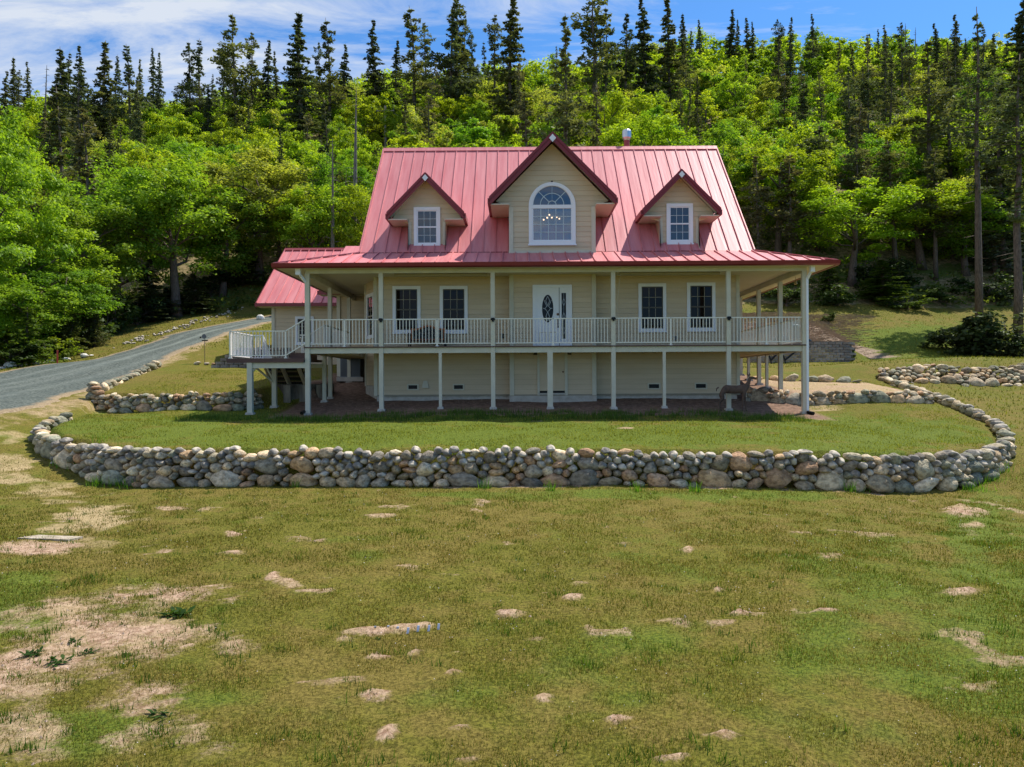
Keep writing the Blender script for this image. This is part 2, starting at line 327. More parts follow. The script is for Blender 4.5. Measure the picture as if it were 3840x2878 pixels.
# where the soil is bare, straw-like, lush or leaf-littered
PX, PY = proj(GX, GY, GZ); PX, PY = np.nan_to_num(PX/1.736, nan=-9999), np.nan_to_num(PY/1.736, nan=-9999)
DP = [(230,1372,270,62,.86), (60,1440,190,80,.72), (170,1325,200,34,.62), (345,1290,150,30,.62), (50,1590,120,60,.6), (300,1500,150,60,.55), (480,1390,90,30,.6), (370,1600,150,60,.5), (70,1185,100,18,.95), (150,1178,60,12,.7),
      (505,1195,38,6,1), (640,1165,35,8,.9), (680,1168,25,5,.8), (590,1247,20,11,1.1), (620,1260,35,12,.7), (500,1155,22,8,.8), (820,1115,40,6,.7), (830,1095,20,4,.7), (375,1098,42,6,.9), (790,1367,95,7,.95), (740,1382,35,8,.8), (900,1356,60,6,.95),
      (900,1416,18,6,1), (820,1420,26,6,1), (975,1412,13,8,1.1), (985,1460,15,7,1), (810,1505,40,16,1), (720,1500,45,12,.6), (835,1590,20,18,1.1), (985,1572,14,6,1), (1045,1585,13,16,.9), (1240,1292,20,9,1.2), (1253,1262,15,5,1), (1105,1328,40,10,.85),
      (1340,1556,24,11,1.1), (1382,1578,18,7,1), (1565,1590,44,9,1.05), (1445,1640,38,13,1.1), (1558,1277,13,7,1.1), (1610,1328,48,4,1), (1780,1322,45,3,.8), (2070,1280,55,9,.9), (2085,1105,55,14,.9), (2100,1140,30,18,.7), (1485,1190,20,6,.8), (1340,1175,28,5,.75),
      (1180,1515,16,13,.85), (1010,1640,34,12,.8), (1350,925,20,2.5,1), (1160,910,20,2,.9), (700,1250,20,6,.4), (1150,1380,20,6,.5), (1220,1460,22,8,.6), (1180,1450,30,9,.5), (930,1500,20,10,.4), (560,1120,25,5,.5), (1700,1200,15,5,.7), (1750,1205,20,5,.5)]
bare = np.zeros_like(GX)
wob = fbm(GX/.5, GY/.5, 31, 4)-.5
for (a, b, c, d, s) in DP:
    q = ((PX-a)/c)**2+((PY-b)/d)**2+wob*1.5; bare = np.maximum(bare, s*.93*np.clip(1.1-q*.7, 0, 1)*(GY < 30))
bare = bare+(wob*1.5+(fbm(GX/.16, GY/.16, 77, 3)-.5)*.8)*(bare > .02)
spk = fbm(GX/.75, GY/.75, 51, 5); bare = np.maximum(bare, sstep(.70, .76, spk)*(GY < 17.2)*.6)
dwall = polydist(GX, GY, TERR)
bare = np.maximum(bare, sstep(.42, .05, np.abs(dwall+.28))*(GY < 20)*(GX > -2)*(GX < 8)*(.55+wob*1.6))
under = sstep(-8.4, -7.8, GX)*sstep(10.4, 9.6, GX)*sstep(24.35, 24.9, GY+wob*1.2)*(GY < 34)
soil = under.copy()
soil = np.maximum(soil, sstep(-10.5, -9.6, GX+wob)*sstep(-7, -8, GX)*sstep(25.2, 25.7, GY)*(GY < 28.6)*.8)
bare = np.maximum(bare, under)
tanr = sstep(8.5, 9.6, GX)*sstep(15.1, 14.4, GX)*sstep(27.7, 28.0, GY)*sstep(33.4, 32.4, GY+wob*.6)
tanr = np.maximum(tanr, sstep(9.3, 9.8, GX)*sstep(11.8, 10.6, GX+wob*2)*sstep(26.2, 26.6, GY)*(GY < 28.2)*.8)
bare = np.maximum(bare, tanr*(.55+wob*.8))
strawa = np.zeros_like(GX)
for (a, b, c, d, s) in [(210,1115,110,28,1), (130,1140,60,20,.8), (30,1010,60,50,.8), (90,1065,110,26,.7), (20,940,50,22,.7), (1780,860,170,12,1), (1500,1130,400,70,.25), (1000,1300,900,110,.25), (900,1150,400,60,.3), (800,1450,300,80,.25), (1300,1600,500,60,.35), (1000,1600,200,60,.4), (150,1180,140,24,.6)]:
    q = ((PX-a)/c)**2+((PY-b)/d)**2+wob*2.6; strawa = np.maximum(strawa, s*np.clip(1.3-q*.9, 0, 1)*(GY < 36))
strawa = np.maximum(strawa, tanr*.9)
DE = [(181,1542,24), (289,1502,27), (430,1430,31.5), (579,1375,36), (723,1303,41), (859,1253,46), (1000,1212,52), (1100,1192,55)]; DO = [(0,1407,36), (136,1373,38.5), (316,1357,41), (475,1316,45), (655,1253,50), (859,1212,55), (1000,1192,57)]
for pl_ in (DE, DO):
    q_ = [tuple(P(*v)[:2]) for v in pl_]; dd_ = np.full(GX.shape, 9.0)
    for (ax, ay), (bx, by) in zip(q_[:-1], q_[1:]):
        t_ = np.clip(((GX-ax)*(bx-ax)+(GY-ay)*(by-ay))/((bx-ax)**2+(by-ay)**2), 0, 1); dd_ = np.minimum(dd_, np.hypot(GX-ax-t_*(bx-ax), GY-ay-t_*(by-ay)))
    strawa = np.maximum(strawa, sstep(1.2, .3, dd_+wob*1.8)*.6); bare = np.maximum(bare, sstep(.8, .2, dd_+wob*1.6)*.5)
strawa = np.maximum(strawa, sstep(20.5, 21.5, GY)*sstep(-13.9, -14.4, GX)*sstep(27, 25, GY)*.55)
lush = np.zeros_like(GX)
for (a, b, c, d, s) in [(60,1290,160,45,.8), (20,1330,120,40,.7), (1000,940,900,34,.9), (1850,940,300,40,.9), (350,930,220,40,.7), (2110,1170,70,110,.8), (2180,1350,80,250,.7), (1950,1400,350,220,.45), (1700,1500,300,150,.35), (1300,1400,250,80,.3), (1400,1070,500,14,.6), (2000,740,220,40,.9), (1200,1500,300,60,.3), (150,1580,150,60,.7), (430,1470,120,60,.5), (500,895,120,16,.8), (800,905,400,14,.6)]:
    q = ((PX-a)/c)**2+((PY-b)/d)**2+wob*2.0; lush = np.maximum(lush, s*np.clip(1.3-q*.9, 0, 1))
mulch = sstep(52, 44, GY)*0
mulch = np.maximum(mulch, sstep(12, 13, GX)*sstep(25, 19.5, GX+(GY-46)*.5+wob*3)*sstep(45.6, 46.2, GY)*sstep(53.5, 50.5, GY+wob*3))
forest = sstep(50, 60, GY+np.abs(GX)*.12+wob*4)*(GX > -60)
forest = np.maximum(forest, sstep(58, 62, GY)); bl_ = np.interp(GY, [30, 39, 43, 51, 58, 66], [-30, -27.5, -27.6, -29.0, -27.8, -24])
forest = np.maximum(forest*(1-sstep(bl_-1, bl_+1, GX)*(GX < -8)*(GY < 68)), sstep(.8, -1.2, GX-bl_+wob*2)*(GY > 25)*(GY < 75))
forest = np.where((GX > 10) & (GY < 66), forest*sstep(56, 62, GY+wob*3), forest)
GZ = GZ+np.clip(bare-.45, 0, .5)*.11*(GY < 17)*(PX > 400)+np.clip(bare-.45, 0, .5)*(fbm(GX/.22, GY/.22, 19, 3)-.5)*.10*(GY < 17)
me = bpy.data.meshes.new('ground'); nxn, nyn = len(gx), len(gy)
idx = np.arange(nxn*nyn).reshape(nyn, nxn)
F4 = np.stack([idx[:-1, :-1], idx[:-1, 1:], idx[1:, 1:], idx[1:, :-1]], -1).reshape(-1, 4)
V = np.stack([GX, GY, GZ], -1).reshape(-1, 3)
me.vertices.add(len(V)); me.vertices.foreach_set('co', V.reshape(-1).astype(np.float32))
me.loops.add(F4.size); me.loops.foreach_set('vertex_index', F4.reshape(-1).astype(np.int32))
me.polygons.add(len(F4)); me.polygons.foreach_set('loop_start', np.arange(0, F4.size, 4, dtype=np.int32)); me.polygons.foreach_set('loop_total', np.full(len(F4), 4, np.int32))
for nm, A in (('bare', bare), ('straw', strawa), ('lush', lush), ('forest', forest), ('soil', soil), ('mulch', mulch)):
    a = me.attributes.new(nm, 'FLOAT', 'POINT'); a.data.foreach_set('value', np.clip(A, 0, 1.2).reshape(-1).astype(np.float32))
me.update(); me.shade_smooth()

GM = bpy.data.materials.new('grass_and_soil'); GM.use_nodes = True; t = GM.node_tree; pb = t.nodes['Principled BSDF']; pb.inputs['Roughness'].default_value = .95; pb.inputs['Specular IOR Level'].default_value = .1
geo = t.nodes.new('ShaderNodeNewGeometry')
def gn(scale, detail=5, rough=.6, off=0, st=None):
    n = t.nodes.new('ShaderNodeTexNoise'); n.inputs['Scale'].default_value = scale; n.inputs['Detail'].default_value = detail; n.inputs['Roughness'].default_value = rough
    mp = t.nodes.new('ShaderNodeMapping'); mp.inputs['Location'].default_value = (off, off*.7, 0)
    if st: mp.inputs['Scale'].default_value = st
    t.links.new(geo.outputs['Position'], mp.inputs[0]); t.links.new(mp.outputs[0], n.inputs['Vector']); return n.outputs[0]
def att(nm): a = t.nodes.new('ShaderNodeAttribute'); a.attribute_name = nm; return a.outputs['Fac']
def rampf(v, lo, hi):
    n = t.nodes.new('ShaderNodeMapRange'); n.interpolation_type = 'SMOOTHSTEP'; n.inputs[1].default_value = lo; n.inputs[2].default_value = hi; t.links.new(v, n.inputs[0]); return n.outputs[0]
def mixc(f, a, b):
    n = t.nodes.new('ShaderNodeMixRGB')
    if isinstance(f, (int, float)): n.inputs[0].default_value = f
    else: t.links.new(f, n.inputs[0])
    for k, c in ((1, a), (2, b)):
        if isinstance(c, tuple): n.inputs[k].default_value = (*c, 1)
        else: t.links.new(c, n.inputs[k])
    return n.outputs[0]
fine = gn(28, 6, .75); med = gn(2.2, 6, .65, 5); big = gn(.35, 3, .6, 11); mid = gn(.9, 4, .6, 23)
olive = mixc(rampf(fine, .38, .62), (.070, .070, .010), (.188, .172, .026))
brown = mixc(rampf(fine, .38, .62), (.097, .073, .016), (.245, .185, .047))
green = mixc(rampf(fine, .38, .62), (.048, .080, .009), (.152, .198, .023))
lawn = mixc(mth(t, 'MULTIPLY', rampf(mth(t, 'ADD', mth(t, 'MULTIPLY', big, .5), mth(t, 'MULTIPLY', med, .5)), .435, .57), .8), olive, brown)
lawn = mixc(mth(t, 'MULTIPLY', rampf(mth(t, 'ADD', mth(t, 'MULTIPLY', att('lush'), .42), mid), .52, .80), .85), lawn, green)
strc = mixc(rampf(fine, .35, .65), (.29, .21, .095), (.50, .38, .21))
lawn = mixc(rampf(mth(t, 'ADD', mth(t, 'MULTIPLY', att('straw'), .62), mth(t, 'MULTIPLY', med, .62)), .58, .88), lawn, strc)
dirt = mixc(rampf(gn(11, 8, .8, 3), .40, .60), (.26, .155, .095), (.56, .39, .27))
dirt = mixc(rampf(gn(46, 3, .7, 9), .60, .68), dirt, (.22, .15, .09))
dirt = mixc(mth(t, 'MULTIPLY', rampf(gn(1.3, 5, .7, 63), .42, .62), .6), dirt, strc)
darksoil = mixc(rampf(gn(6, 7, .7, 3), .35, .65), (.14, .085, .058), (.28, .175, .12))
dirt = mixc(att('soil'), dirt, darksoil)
bm_ = rampf(mth(t, 'ADD', att('bare'), mth(t, 'MULTIPLY_ADD', mth(t, 'MULTIPLY_ADD', gn(34, 4, .8, 37), .55, mth(t, 'MULTIPLY', gn(6, 6, .75, 31), .75)), 1.5, -.98)), .30, .84)
c = mixc(bm_, lawn, dirt)
muc = mixc(rampf(gn(5, 8, .8, 7, (1, 3, 1)), .36, .64), (.13, .09, .06), (.42, .31, .22))
c = mixc(rampf(mth(t, 'ADD', att('mulch'), mth(t, 'MULTIPLY_ADD', med, .6, -.3)), .35, .6), c, muc)
foc = mixc(rampf(gn(3, 7, .8, 7), .38, .62), (.10, .085, .035), (.36, .27, .145))
foc = mixc(rampf(gn(.5, 4, .6, 77), .50, .62), foc, (.10, .13, .03))
c = mixc(rampf(mth(t, 'ADD', att('forest'), mth(t, 'MULTIPLY_ADD', med, .6, -.3)), .4, .6), c, foc)
t.links.new(c, pb.inputs['Base Color'])
bp = t.nodes.new('ShaderNodeBump'); bp.inputs['Strength'].default_value = .9; bp.inputs['Distance'].default_value = .05
t.links.new(mth(t, 'ADD', mth(t, 'MULTIPLY', fine, .5), gn(9, 6, .7, 41)), bp.inputs['Height']); t.links.new(bp.outputs[0], pb.inputs['Normal'])
me.materials.append(GM)
ground = link('ground', me); tag(ground, kind='structure')

# gravel driveway, laid 2.5 cm over the ground
DR = [  # (outer/left edge point, inner/right edge point) as directions with distance
    ((-34.0, 15.0), (-19.5, 15.5)), ((-31.0, 20.0), (-15.6, 20.6)), ((-29.0, 26.0), tuple(P(181,1542,24.3)[:2])), ((-27.5, 31.0), tuple(P(289,1502,27.5)[:2]-np.array([.5, 0]))), ((-25.8, 34.5), (-16.4, 31.5)),
    (tuple(P(60,1392,37.5)[:2]), tuple(P(579,1375,36)[:2])), (tuple(P(316,1357,41)[:2]), tuple(P(655,1339,38.5)[:2])), (tuple(P(475,1316,45)[:2]), tuple(P(723,1303,41)[:2])),
    (tuple(P(655,1253,50)[:2]), tuple(P(859,1253,46)[:2])), (tuple(P(859,1212,55)[:2]), tuple(P(1000,1212,52)[:2])), (tuple(P(1000,1192,58)[:2]), tuple(P(1120,1190,55)[:2])), ((-11.5, 63), (-9, 58))]
def dens(pts, n):
    pts = np.array(pts, float); s = np.r_[0, np.cumsum(np.linalg.norm(np.diff(pts, axis=0), axis=1))]; q = np.linspace(0, s[-1], n)
    # smooth by catmull-like resample: linear then box filter
    out = np.stack([np.interp(q, s, pts[:, k]) for k in range(pts.shape[1])], 1); k = max(1, n//40)
    for _ in range(2):
        pad = np.pad(out, ((k, k), (0, 0)), 'edge'); pad[:k] = out[0]; pad[-k:] = out[-1]
        out = np.stack([np.convolve(pad[:, c], np.ones(2*k+1)/(2*k+1), 'valid') for c in range(out.shape[1])], 1)
    return out
A_, B_ = dens([a for a, b in DR], 260), dens([b for a, b in DR], 260)
A_ += ((fbm(np.arange(260)/6, np.zeros(260), 5)-.5)*1.1)[:, None]; B_ += ((fbm(np.arange(260)/6, np.ones(260)*9, 5)-.5)*.7)[:, None]
nw = 60; tt = np.linspace(0, 1, nw); DXY = A_[:, None]*(1-tt[None, :, None])+B_[:, None]*tt[None, :, None]
dz = gz(DXY[..., 0], DXY[..., 1])+.035; dz[:, 0] -= .12; dz[:, -1] -= .12
rut = np.exp(-((tt-.33)/.05)**2)+np.exp(-((tt-.66)/.05)**2); dz -= rut[None]*.012
V = np.concatenate([DXY, dz[..., None]], -1).reshape(-1, 3); ii = np.arange(260*nw).reshape(260, nw)
Fq = np.stack([ii[:-1, :-1], ii[:-1, 1:], ii[1:, 1:], ii[1:, :-1]], -1).reshape(-1, 4)
gravm = gravel.copy(); t = gravm.node_tree; pbg = t.nodes['Principled BSDF']; lk = pbg.inputs['Base Color'].links[0].from_socket
geo = t.nodes.new('ShaderNodeNewGeometry')
tk, ed = att('track'), att('edge'); g2 = gn(1.6, 6, .7, 3); fineg = gn(16, 6, .8, 9)
cc = mixc(mth(t, 'MULTIPLY', tk, mth(t, 'MULTIPLY_ADD', g2, 1.2, -.15)), lk, (.195, .215, .185))
cc = mixc(mth(t, 'MULTIPLY', rampf(g2, .48, .62), .45), cc, (.05, .068, .063))
cc = mixc(rampf(mth(t, 'ADD', ed, mth(t, 'MULTIPLY_ADD', mth(t, 'ADD', g2, fineg), .5, -.5)), .40, .72), cc, mixc(rampf(fineg, .4, .6), (.20, .14, .08), (.33, .25, .15)))
t.links.new(cc, pbg.inputs['Base Color'])
md = bpy.data.meshes.new('gravel_driveway'); md.from_pydata(V.tolist(), [], Fq.tolist()); lw_ = np.linalg.norm(A_-B_, axis=1)[:, None]; cm_ = np.abs(tt[None]-.45)*lw_; trk = np.exp(-((cm_-.85)/.28)**2)+.7*np.exp(-((np.abs(tt[None]-.72)*lw_-.8)/.3)**2); edg = np.clip(1-np.minimum(tt[None], 1-tt[None])*lw_/1.1, 0, 1)
for nm, A in (('track', trk), ('edge', edg)):
    a = md.attributes.new(nm, 'FLOAT', 'POINT'); a.data.foreach_set('value', A.reshape(-1).astype(np.float32))
md.materials.append(gravm); md.shade_smooth()
tag(link('gravel_driveway', md), kind='structure')
# ============================================================ the house
WY, EX0, EX1 = 27.85, -5.10, 7.90          # front wall plane and its ends
RY, RZ, BYR, BZR = 32.7, 9.85, 27.5, 4.63  # ridge and foot of the main roof
SL = (RZ-BZR)/(RY-BYR)
house = empty('farmhouse', (1.4, 30, -1), 'two storey cream farmhouse with red metal roof, three dormers and wraparound porch on posts', 'house')
IH = Matrix.Translation((-1.4, -30, 1))
def hp(name, mb, m, parent=None, label=None, smooth=False):
    "a part of the house given in world coordinates"
    o = mb.build(name, m, parent or house, smooth)
    if (parent or house) is house: o.matrix_parent_inverse = IH
    if label: o['label'] = label
    if name in ('roof_panel', 'siding_board'): k_ = random.uniform(.93, 1.05) if name == 'roof_panel' else random.uniform(.955, 1.03); o.color = (k_, k_, k_, 1)
    return o
nboards = 0
def siding_run(parent, o, d, L, z0, z1, openings=(), clip=None, course=.18, m=None, pc=hp):
    "lap boards up a wall that starts at o and runs along d; boards stop at openings"
    global nboards
    nx, ny = d[1], -d[0]; z = z0
    while z < z1-.02:
        zt = min(z+course, z1)
        a0, a1 = (0, L) if clip is None else clip(z); t0, t1 = (0, L) if clip is None else clip(zt)
        if a1-a0 < .05: z += course; continue
        segs = [(a0, a1)]
        for (u0, u1, q0, q1) in openings:
            if q0 < zt-.03 and q1 > z+.03:
                ns = []
                for (s0, s1) in segs:
                    if u1 <= s0 or u0 >= s1: ns.append((s0, s1))
                    else:
                        if u0 > s0+.02: ns.append((s0, u0))
                        if u1 < s1-.02: ns.append((u1, s1))
                segs = ns
        for (u0, u1, q0, q1) in openings:   # short pieces over and under an opening
            if q0 < zt-.03 and q1 > z+.03:
                for (e0, e1) in ((z, min(q0, zt)), (max(q1, z), zt)):
                    if e1-e0 > .012 and q0 > -.9 and q1-q0 > .1:
                        def q(u, w, zz): return (o[0]+d[0]*u+nx*w, o[1]+d[1]*u+ny*w, zz)
                        pc('siding_board', MB().hexa([q(u0+.003, .018, e0), q(u1-.003, .018, e0), q(u1-.003, -.01, e0), q(u0+.003, -.01, e0), q(u0+.003, .013, e1), q(u1-.003, .013, e1), q(u1-.003, -.01, e1), q(u0+.003, -.01, e1)]), m or siding, parent)
        for (s0, s1) in segs:
            b0 = t0 if abs(s0-a0) < 1e-6 else s0; b1 = t1 if abs(s1-a1) < 1e-6 else s1
            if b1 < b0: b0 = b1 = (b0+b1)/2
            def q(u, w, zz): return (o[0]+d[0]*u+nx*w, o[1]+d[1]*u+ny*w, zz)
            z_ = z+.003; mb = MB().hexa([q(s0, .023, z_), q(s1, .023, z_), q(s1, -.01, z_), q(s0, -.01, z_), q(b0, .010, zt), q(b1, .010, zt), q(b1, -.01, zt), q(b0, -.01, zt)])
            pc('siding_board', mb, m or siding, parent); nboards += 1
        z += course
TW = .115
def window(parent, cx, y, z0, z1, w, cols=3, rows=2, glass=None, mun=None, pc=hp, dark=True, arch=False):
    g = glass or glassd; mu = mun or muntd; h = w/2
    fr = pc('window', MB().box(cx-h, cx-h+TW, y-.055, y, z0, z1).box(cx+h-TW, cx+h, y-.055, y, z0, z1).box(cx-h+TW, cx+h-TW, y-.055, y, z1-TW, z1).box(cx-h+TW, cx+h-TW, y-.055, y, z0, z0+TW)
            .box(cx-h-.02, cx+h+.02, y-.075, y-.057, z0-.025, z0+.02), white, parent)
    a0, a1, b0, b1 = cx-h+TW, cx+h-TW, z0+TW, z1-TW; mid = (b0+b1)/2
    sm = sash if dark else white
    def ch(nm, mb, m_): o = mb.build(nm, m_, fr); return o
    s = .035
    par = fr
    mb = MB().box(a0, a0+s, y-.03, y, b0, b1).box(a1-s, a1, y-.03, y, b0, b1).box(a0+s, a1-s, y-.03, y, b1-s, b1).box(a0+s, a1-s, y-.03, y, b0, b0+s).box(a0+s, a1-s, y-.034, y, mid-.025, mid+.025)
    ch('sash', mb, sm)
    for (c0, c1) in ((b0+s, mid-.025), (mid+.025, b1-s)):
        ch('pane', MB().box(a0+s, a1-s, y-.012, y-.004, c0, c1), g)
        mb = MB()
        for k in range(1, cols): x = a0+s+(a1-a0-2*s)*k/cols; mb.box(x-.008, x+.008, y-.018, y-.0125, c0, c1)
        for k in range(1, rows): zc = c0+(c1-c0)*k/rows; mb.box(a0+s, a1-s, y-.0185, y-.0127, zc-.008, zc+.008)
        ch('muntin_grid', mb, mu)
    return fr
# ---- foundation and walls
F0 = -.40
hp('foundation', MB().box(EX0+.06, EX1-.06, WY+.03, 37.85, -1.1, F0).box(-.28, 2.78, 27.36, WY, -1.2, F0-.02).box(-5.7, EX0+.06, 29.6, 34, -1.0, .02), concrete)
wall = hp('wall', MB().box(EX0+.02, EX1-.02, WY+.02, 37.8, F0, 3.9), backing)
FO = [(-4.447,-3.448,1.815,3.50), (-2.762,-1.764,1.81,3.495), (4.326,5.316,1.82,3.545), (6.056,7.065,1.84,3.565)]
VT = [(-3.944,-3.534,-.225,.0), (-2.312,-1.902,-.23,-.005), (4.642,5.097,-.235,-.004), (6.315,6.76,-.235,-.003)]
op = [(a-EX0+.01, b-EX0-.01, c+.01, d-.01) for a, b, c, d in FO+VT]+[(-.25-EX0, 2.75-EX0, -1, 9)]
siding_run(wall, (EX0, WY), (1, 0), EX1-EX0, F0, 3.88, op)
for a, b, c, d in FO: window(house, (a+b)/2, WY-.01, c, d, b-a)
for a, b, c, d in VT:
    v = hp('crawlspace_vent', MB().box(a, b, WY-.05, WY, c, c+.045).box(a, b, WY-.05, WY, d-.045, d).box(a, a+.045, WY-.05, WY, c+.045, d-.045).box(b-.045, b, WY-.05, WY, c+.045, d-.045), trim)
    MB().box(a+.045, b-.045, WY-.015, WY-.004, c+.045, d-.045).build('grille', blackm, v)
# side walls with boards
def gend(x): return MB().slab([(x, WY+.1, F0), (x, 37.6, F0), (x, 37.6, 4.2), (x, RY, 8.95), (x, WY+.1, 4.2)], .03)
lw = hp('wall', gend(EX1-.01), backing)
def gclip(z):  # gable end narrows under the roof (u runs from front)
    c = max(0, (z-BZR)/SL+.25) if z > 4.2 else 0; L = 37.8-WY; return (c, L-c) if c < L/2 else (0, 0)
siding_run(lw, (EX1, WY+.02), (0, 1), 37.8-WY, F0, 8.9, clip=gclip, course=.36)
lw2 = hp('wall', gend(EX0+.05), backing)
siding_run(lw2, (EX0, 37.85), (0, -1), 37.8-WY, 2.9, 8.9, clip=gclip, course=.36)
for x in (EX0-.03, EX1-.09): hp('corner_board', MB().box(x, x+.12, WY-.045, WY+.08, F0-.02, 3.86), trim)
# chamfered bay on the left side
c0, c1 = (-5.78, 29.75), (-5.12, 28.35); dl = math.hypot(c1[0]-c0[0], c1[1]-c0[1]); dd = ((c1[0]-c0[0])/dl, (c1[1]-c0[1])/dl)
bay = hp('bay_wall', MB().slab([(c0[0], c0[1], -.05), (c1[0], c1[1], -.05), (c1[0], c1[1], 3.88), (c0[0], c0[1], 3.88)], .2).box(-5.78, -5.1, 29.75, 33.4, -.05, 3.88), backing)
siding_run(bay, c0, dd, dl, -.05, 3.88, [(.28, dl-.25, 1.72, 3.36)])
def cq(u, w, z): return (c0[0]+dd[0]*u+dd[1]*w, c0[1]+dd[1]*u-dd[0]*w, z)
def cbox(mb, u0, u1, w0, w1, z0, z1): return mb.hexa([cq(u0, w1, z0), cq(u1, w1, z0), cq(u1, w0, z0), cq(u0, w0, z0), cq(u0, w1, z1), cq(u1, w1, z1), cq(u1, w0, z1), cq(u0, w0, z1)])
mb = MB(); cbox(mb, .27, .40, 0, .06, 1.7, 3.38); cbox(mb, dl-.37, dl-.24, 0, .06, 1.7, 3.38); cbox(mb, .40, dl-.37, 0, .06, 3.25, 3.38); cbox(mb, .40, dl-.37, 0, .06, 1.7, 1.83)
bw = hp('window', mb, white, label='narrow sash window in the angled bay')
cbox(MB(), .40, dl-.37, 0, .02, 1.83, 3.25).build('pane', glassd, bw)
mb = MB(); cbox(mb, .40, dl-.37, .022, .045, 2.5, 2.56)
for zz_ in (2.05, 2.27, 2.78, 3.0): cbox(mb, .40, dl-.37, .022, .03, zz_, zz_+.016)
cbox(mb, (dl+.03)/2, (dl+.03)/2+.03, .022, .03, 1.83, 3.25); mb.build('muntin_grid', muntd, bw)
mb = MB(); cbox(mb, -.02, .12, 0, .05, -.07, 3.86); cbox(mb, dl-.1, dl+.02, 0, .05, -.4, 3.86); hp('corner_board', mb, trim)
mb = MB(); cbox(mb, .0, dl, -.2, .02, -.9, -.06); hp('foundation', mb, concrete)
# centre bump-out: two storeys under the big gable
CXG = 1.25; GY0 = 27.4; GXA, GXB = -.25, 2.75
bump = hp('wall', MB().box(GXA+.02, GXB-.02, GY0+.02, WY+.02, F0-.02, 4.5).add([(GXA+.02, GY0+1.35, 4.5), (GXB-.02, GY0+1.35, 4.5), (GXB-.02, GY0+1.35, 6.4), (CXG, GY0+1.35, 8.2), (GXA+.02, GY0+1.35, 6.4)], [(0, 1, 2, 3, 4)]), backing)
def cclip(z):
    if z < 6.22: return (0, GXB-GXA)
    h = min(2.02, max(0, (8.42-z)*.98)); c = CXG-GXA; return (c-h, c+h)
AW = (.425, 2.068, 4.853, 7.052); AR = (AW[1]-AW[0])/2; ACX = (AW[0]+AW[1])/2; AZ = AW[3]-AR
DO = (.548, 1.924, 1.25, 3.456)
opn = [(DO[0]-GXA+.02, DO[1]-GXA-.02, 1.0, DO[3]-.02), (.70-GXA, 1.73-GXA, -1, 1.08), (AW[0]-GXA+.03, AW[1]-GXA-.03, AW[2]+.02, AZ)]
k = 0
while AZ+k*.09 < AW[3]-.04:   # the arch cut into the boards in steps, hidden behind the arched casing
    zc = AZ+k*.09; hw = math.sqrt(max(.001, (AR-.03)**2-(zc+.09-AZ)**2)); opn.append((ACX-hw-GXA, ACX+hw-GXA, zc, zc+.09)); k += 1
zb0 = F0+.02+.18*27
siding_run(bump, (GXA, GY0), (1, 0), GXB-GXA, F0, F0+.18*24, opn, clip=cclip)
siding_run(bump, (GXA, GY0), (1, 0), GXB-GXA, 4.60, 8.42, [o_ for o_ in opn if o_[3] > 4], clip=cclip)
for x in (GXA-.02, GXB-.13):
    hp('corner_board', MB().box(x, x+.15, GY0-.05, GY0+.10, F0-.02, 3.86).box(x, x+.15, GY0-.05, GY0+.10, 4.58, 6.2), trim)
hp('skirt_board', MB().box(GXA-.03, GXB+.03, GY0-.06, GY0, 4.545, 4.66), trim)
for x, sx_ in ((GXA, 1), (GXB, -1)):   # cheeks running back to the roof
    hp('dormer_cheek', MB().add([(x, GY0, F0), (x, WY+.05, F0), (x, WY+.05, 4.6), (x, BYR+(6.4-BZR)/SL, 6.4), (x, GY0, 6.4), (x+.03*sx_, GY0, F0), (x+.03*sx_, WY+.05, F0), (x+.03*sx_, WY+.05, 4.6), (x+.03*sx_, BYR+(6.4-BZR)/SL, 6.4), (x+.03*sx_, GY0, 6.4)],
       [(0,1,2,3,4), (9,8,7,6,5), (0,5,6,1), (1,6,7,2), (2,7,8,3), (3,8,9,4), (4,9,5,0)]), siding)
# arched window
y = GY0-.02
aw = hp('arched_window', MB().box(AW[0], AW[0]+.12, y-.06, y, AW[2], AZ).box(AW[1]-.12, AW[1], y-.06, y, AW[2], AZ).box(AW[0]+.12, AW[1]-.12, y-.06, y, AW[2], AW[2]+.14).ring(ACX, AZ, y, AR-.12, AR, 0, math.pi, .06, 30)
        .box(AW[0]+.12, AW[1]-.12, y-.055, y, AZ-.10, AZ+.03).box(AW[0]-.03, AW[1]+.03, y-.085, y-.0605, AW[2]-.02, AW[2]+.03), white, label='large arched window with fan light under the centre gable')
IR = AR-.16
MB().box(AW[0]+.12, AW[0]+.16, y-.04, y, AW[2]+.18, AZ-.10).box(AW[1]-.16, AW[1]-.12, y-.04, y, AW[2]+.18, AZ-.10).box(AW[0]+.12, AW[1]-.12, y-.04, y, AW[2]+.14, AW[2]+.18).ring(ACX, AZ+.03, y, IR-.0, AR-.12, .02, math.pi-.02, .04, 30).build('sash', white, aw)
M = bpy.data.materials.new('clear_window_glass'); M.use_nodes = True; t = M.node_tree; t.nodes.clear(); o_ = t.nodes.new('ShaderNodeOutputMaterial'); tr = t.nodes.new('ShaderNodeBsdfTransparent'); gl = t.nodes.new('ShaderNodeBsdfGlossy'); gl.inputs['Roughness'].default_value = .02
tr.inputs[0].default_value = (.8, .82, .82, 1); mxs = t.nodes.new('ShaderNodeMixShader'); mxs.inputs[0].default_value = .16; t.links.new(tr.outputs[0], mxs.inputs[1]); t.links.new(gl.outputs[0], mxs.inputs[2]); t.links.new(mxs.outputs[0], o_.inputs[0])
MB().box(AW[0]+.16, AW[1]-.16, y-.012, y-.006, AW[2]+.18, AZ-.10).build('pane', M, aw)
fan = [(ACX+IR*math.cos(a), y-.012, AZ+.03+IR*math.sin(a)) for a in np.linspace(0, math.pi, 30)]
MB().add(fan, [tuple(range(len(fan)))]).build('fan_pane', M, aw)
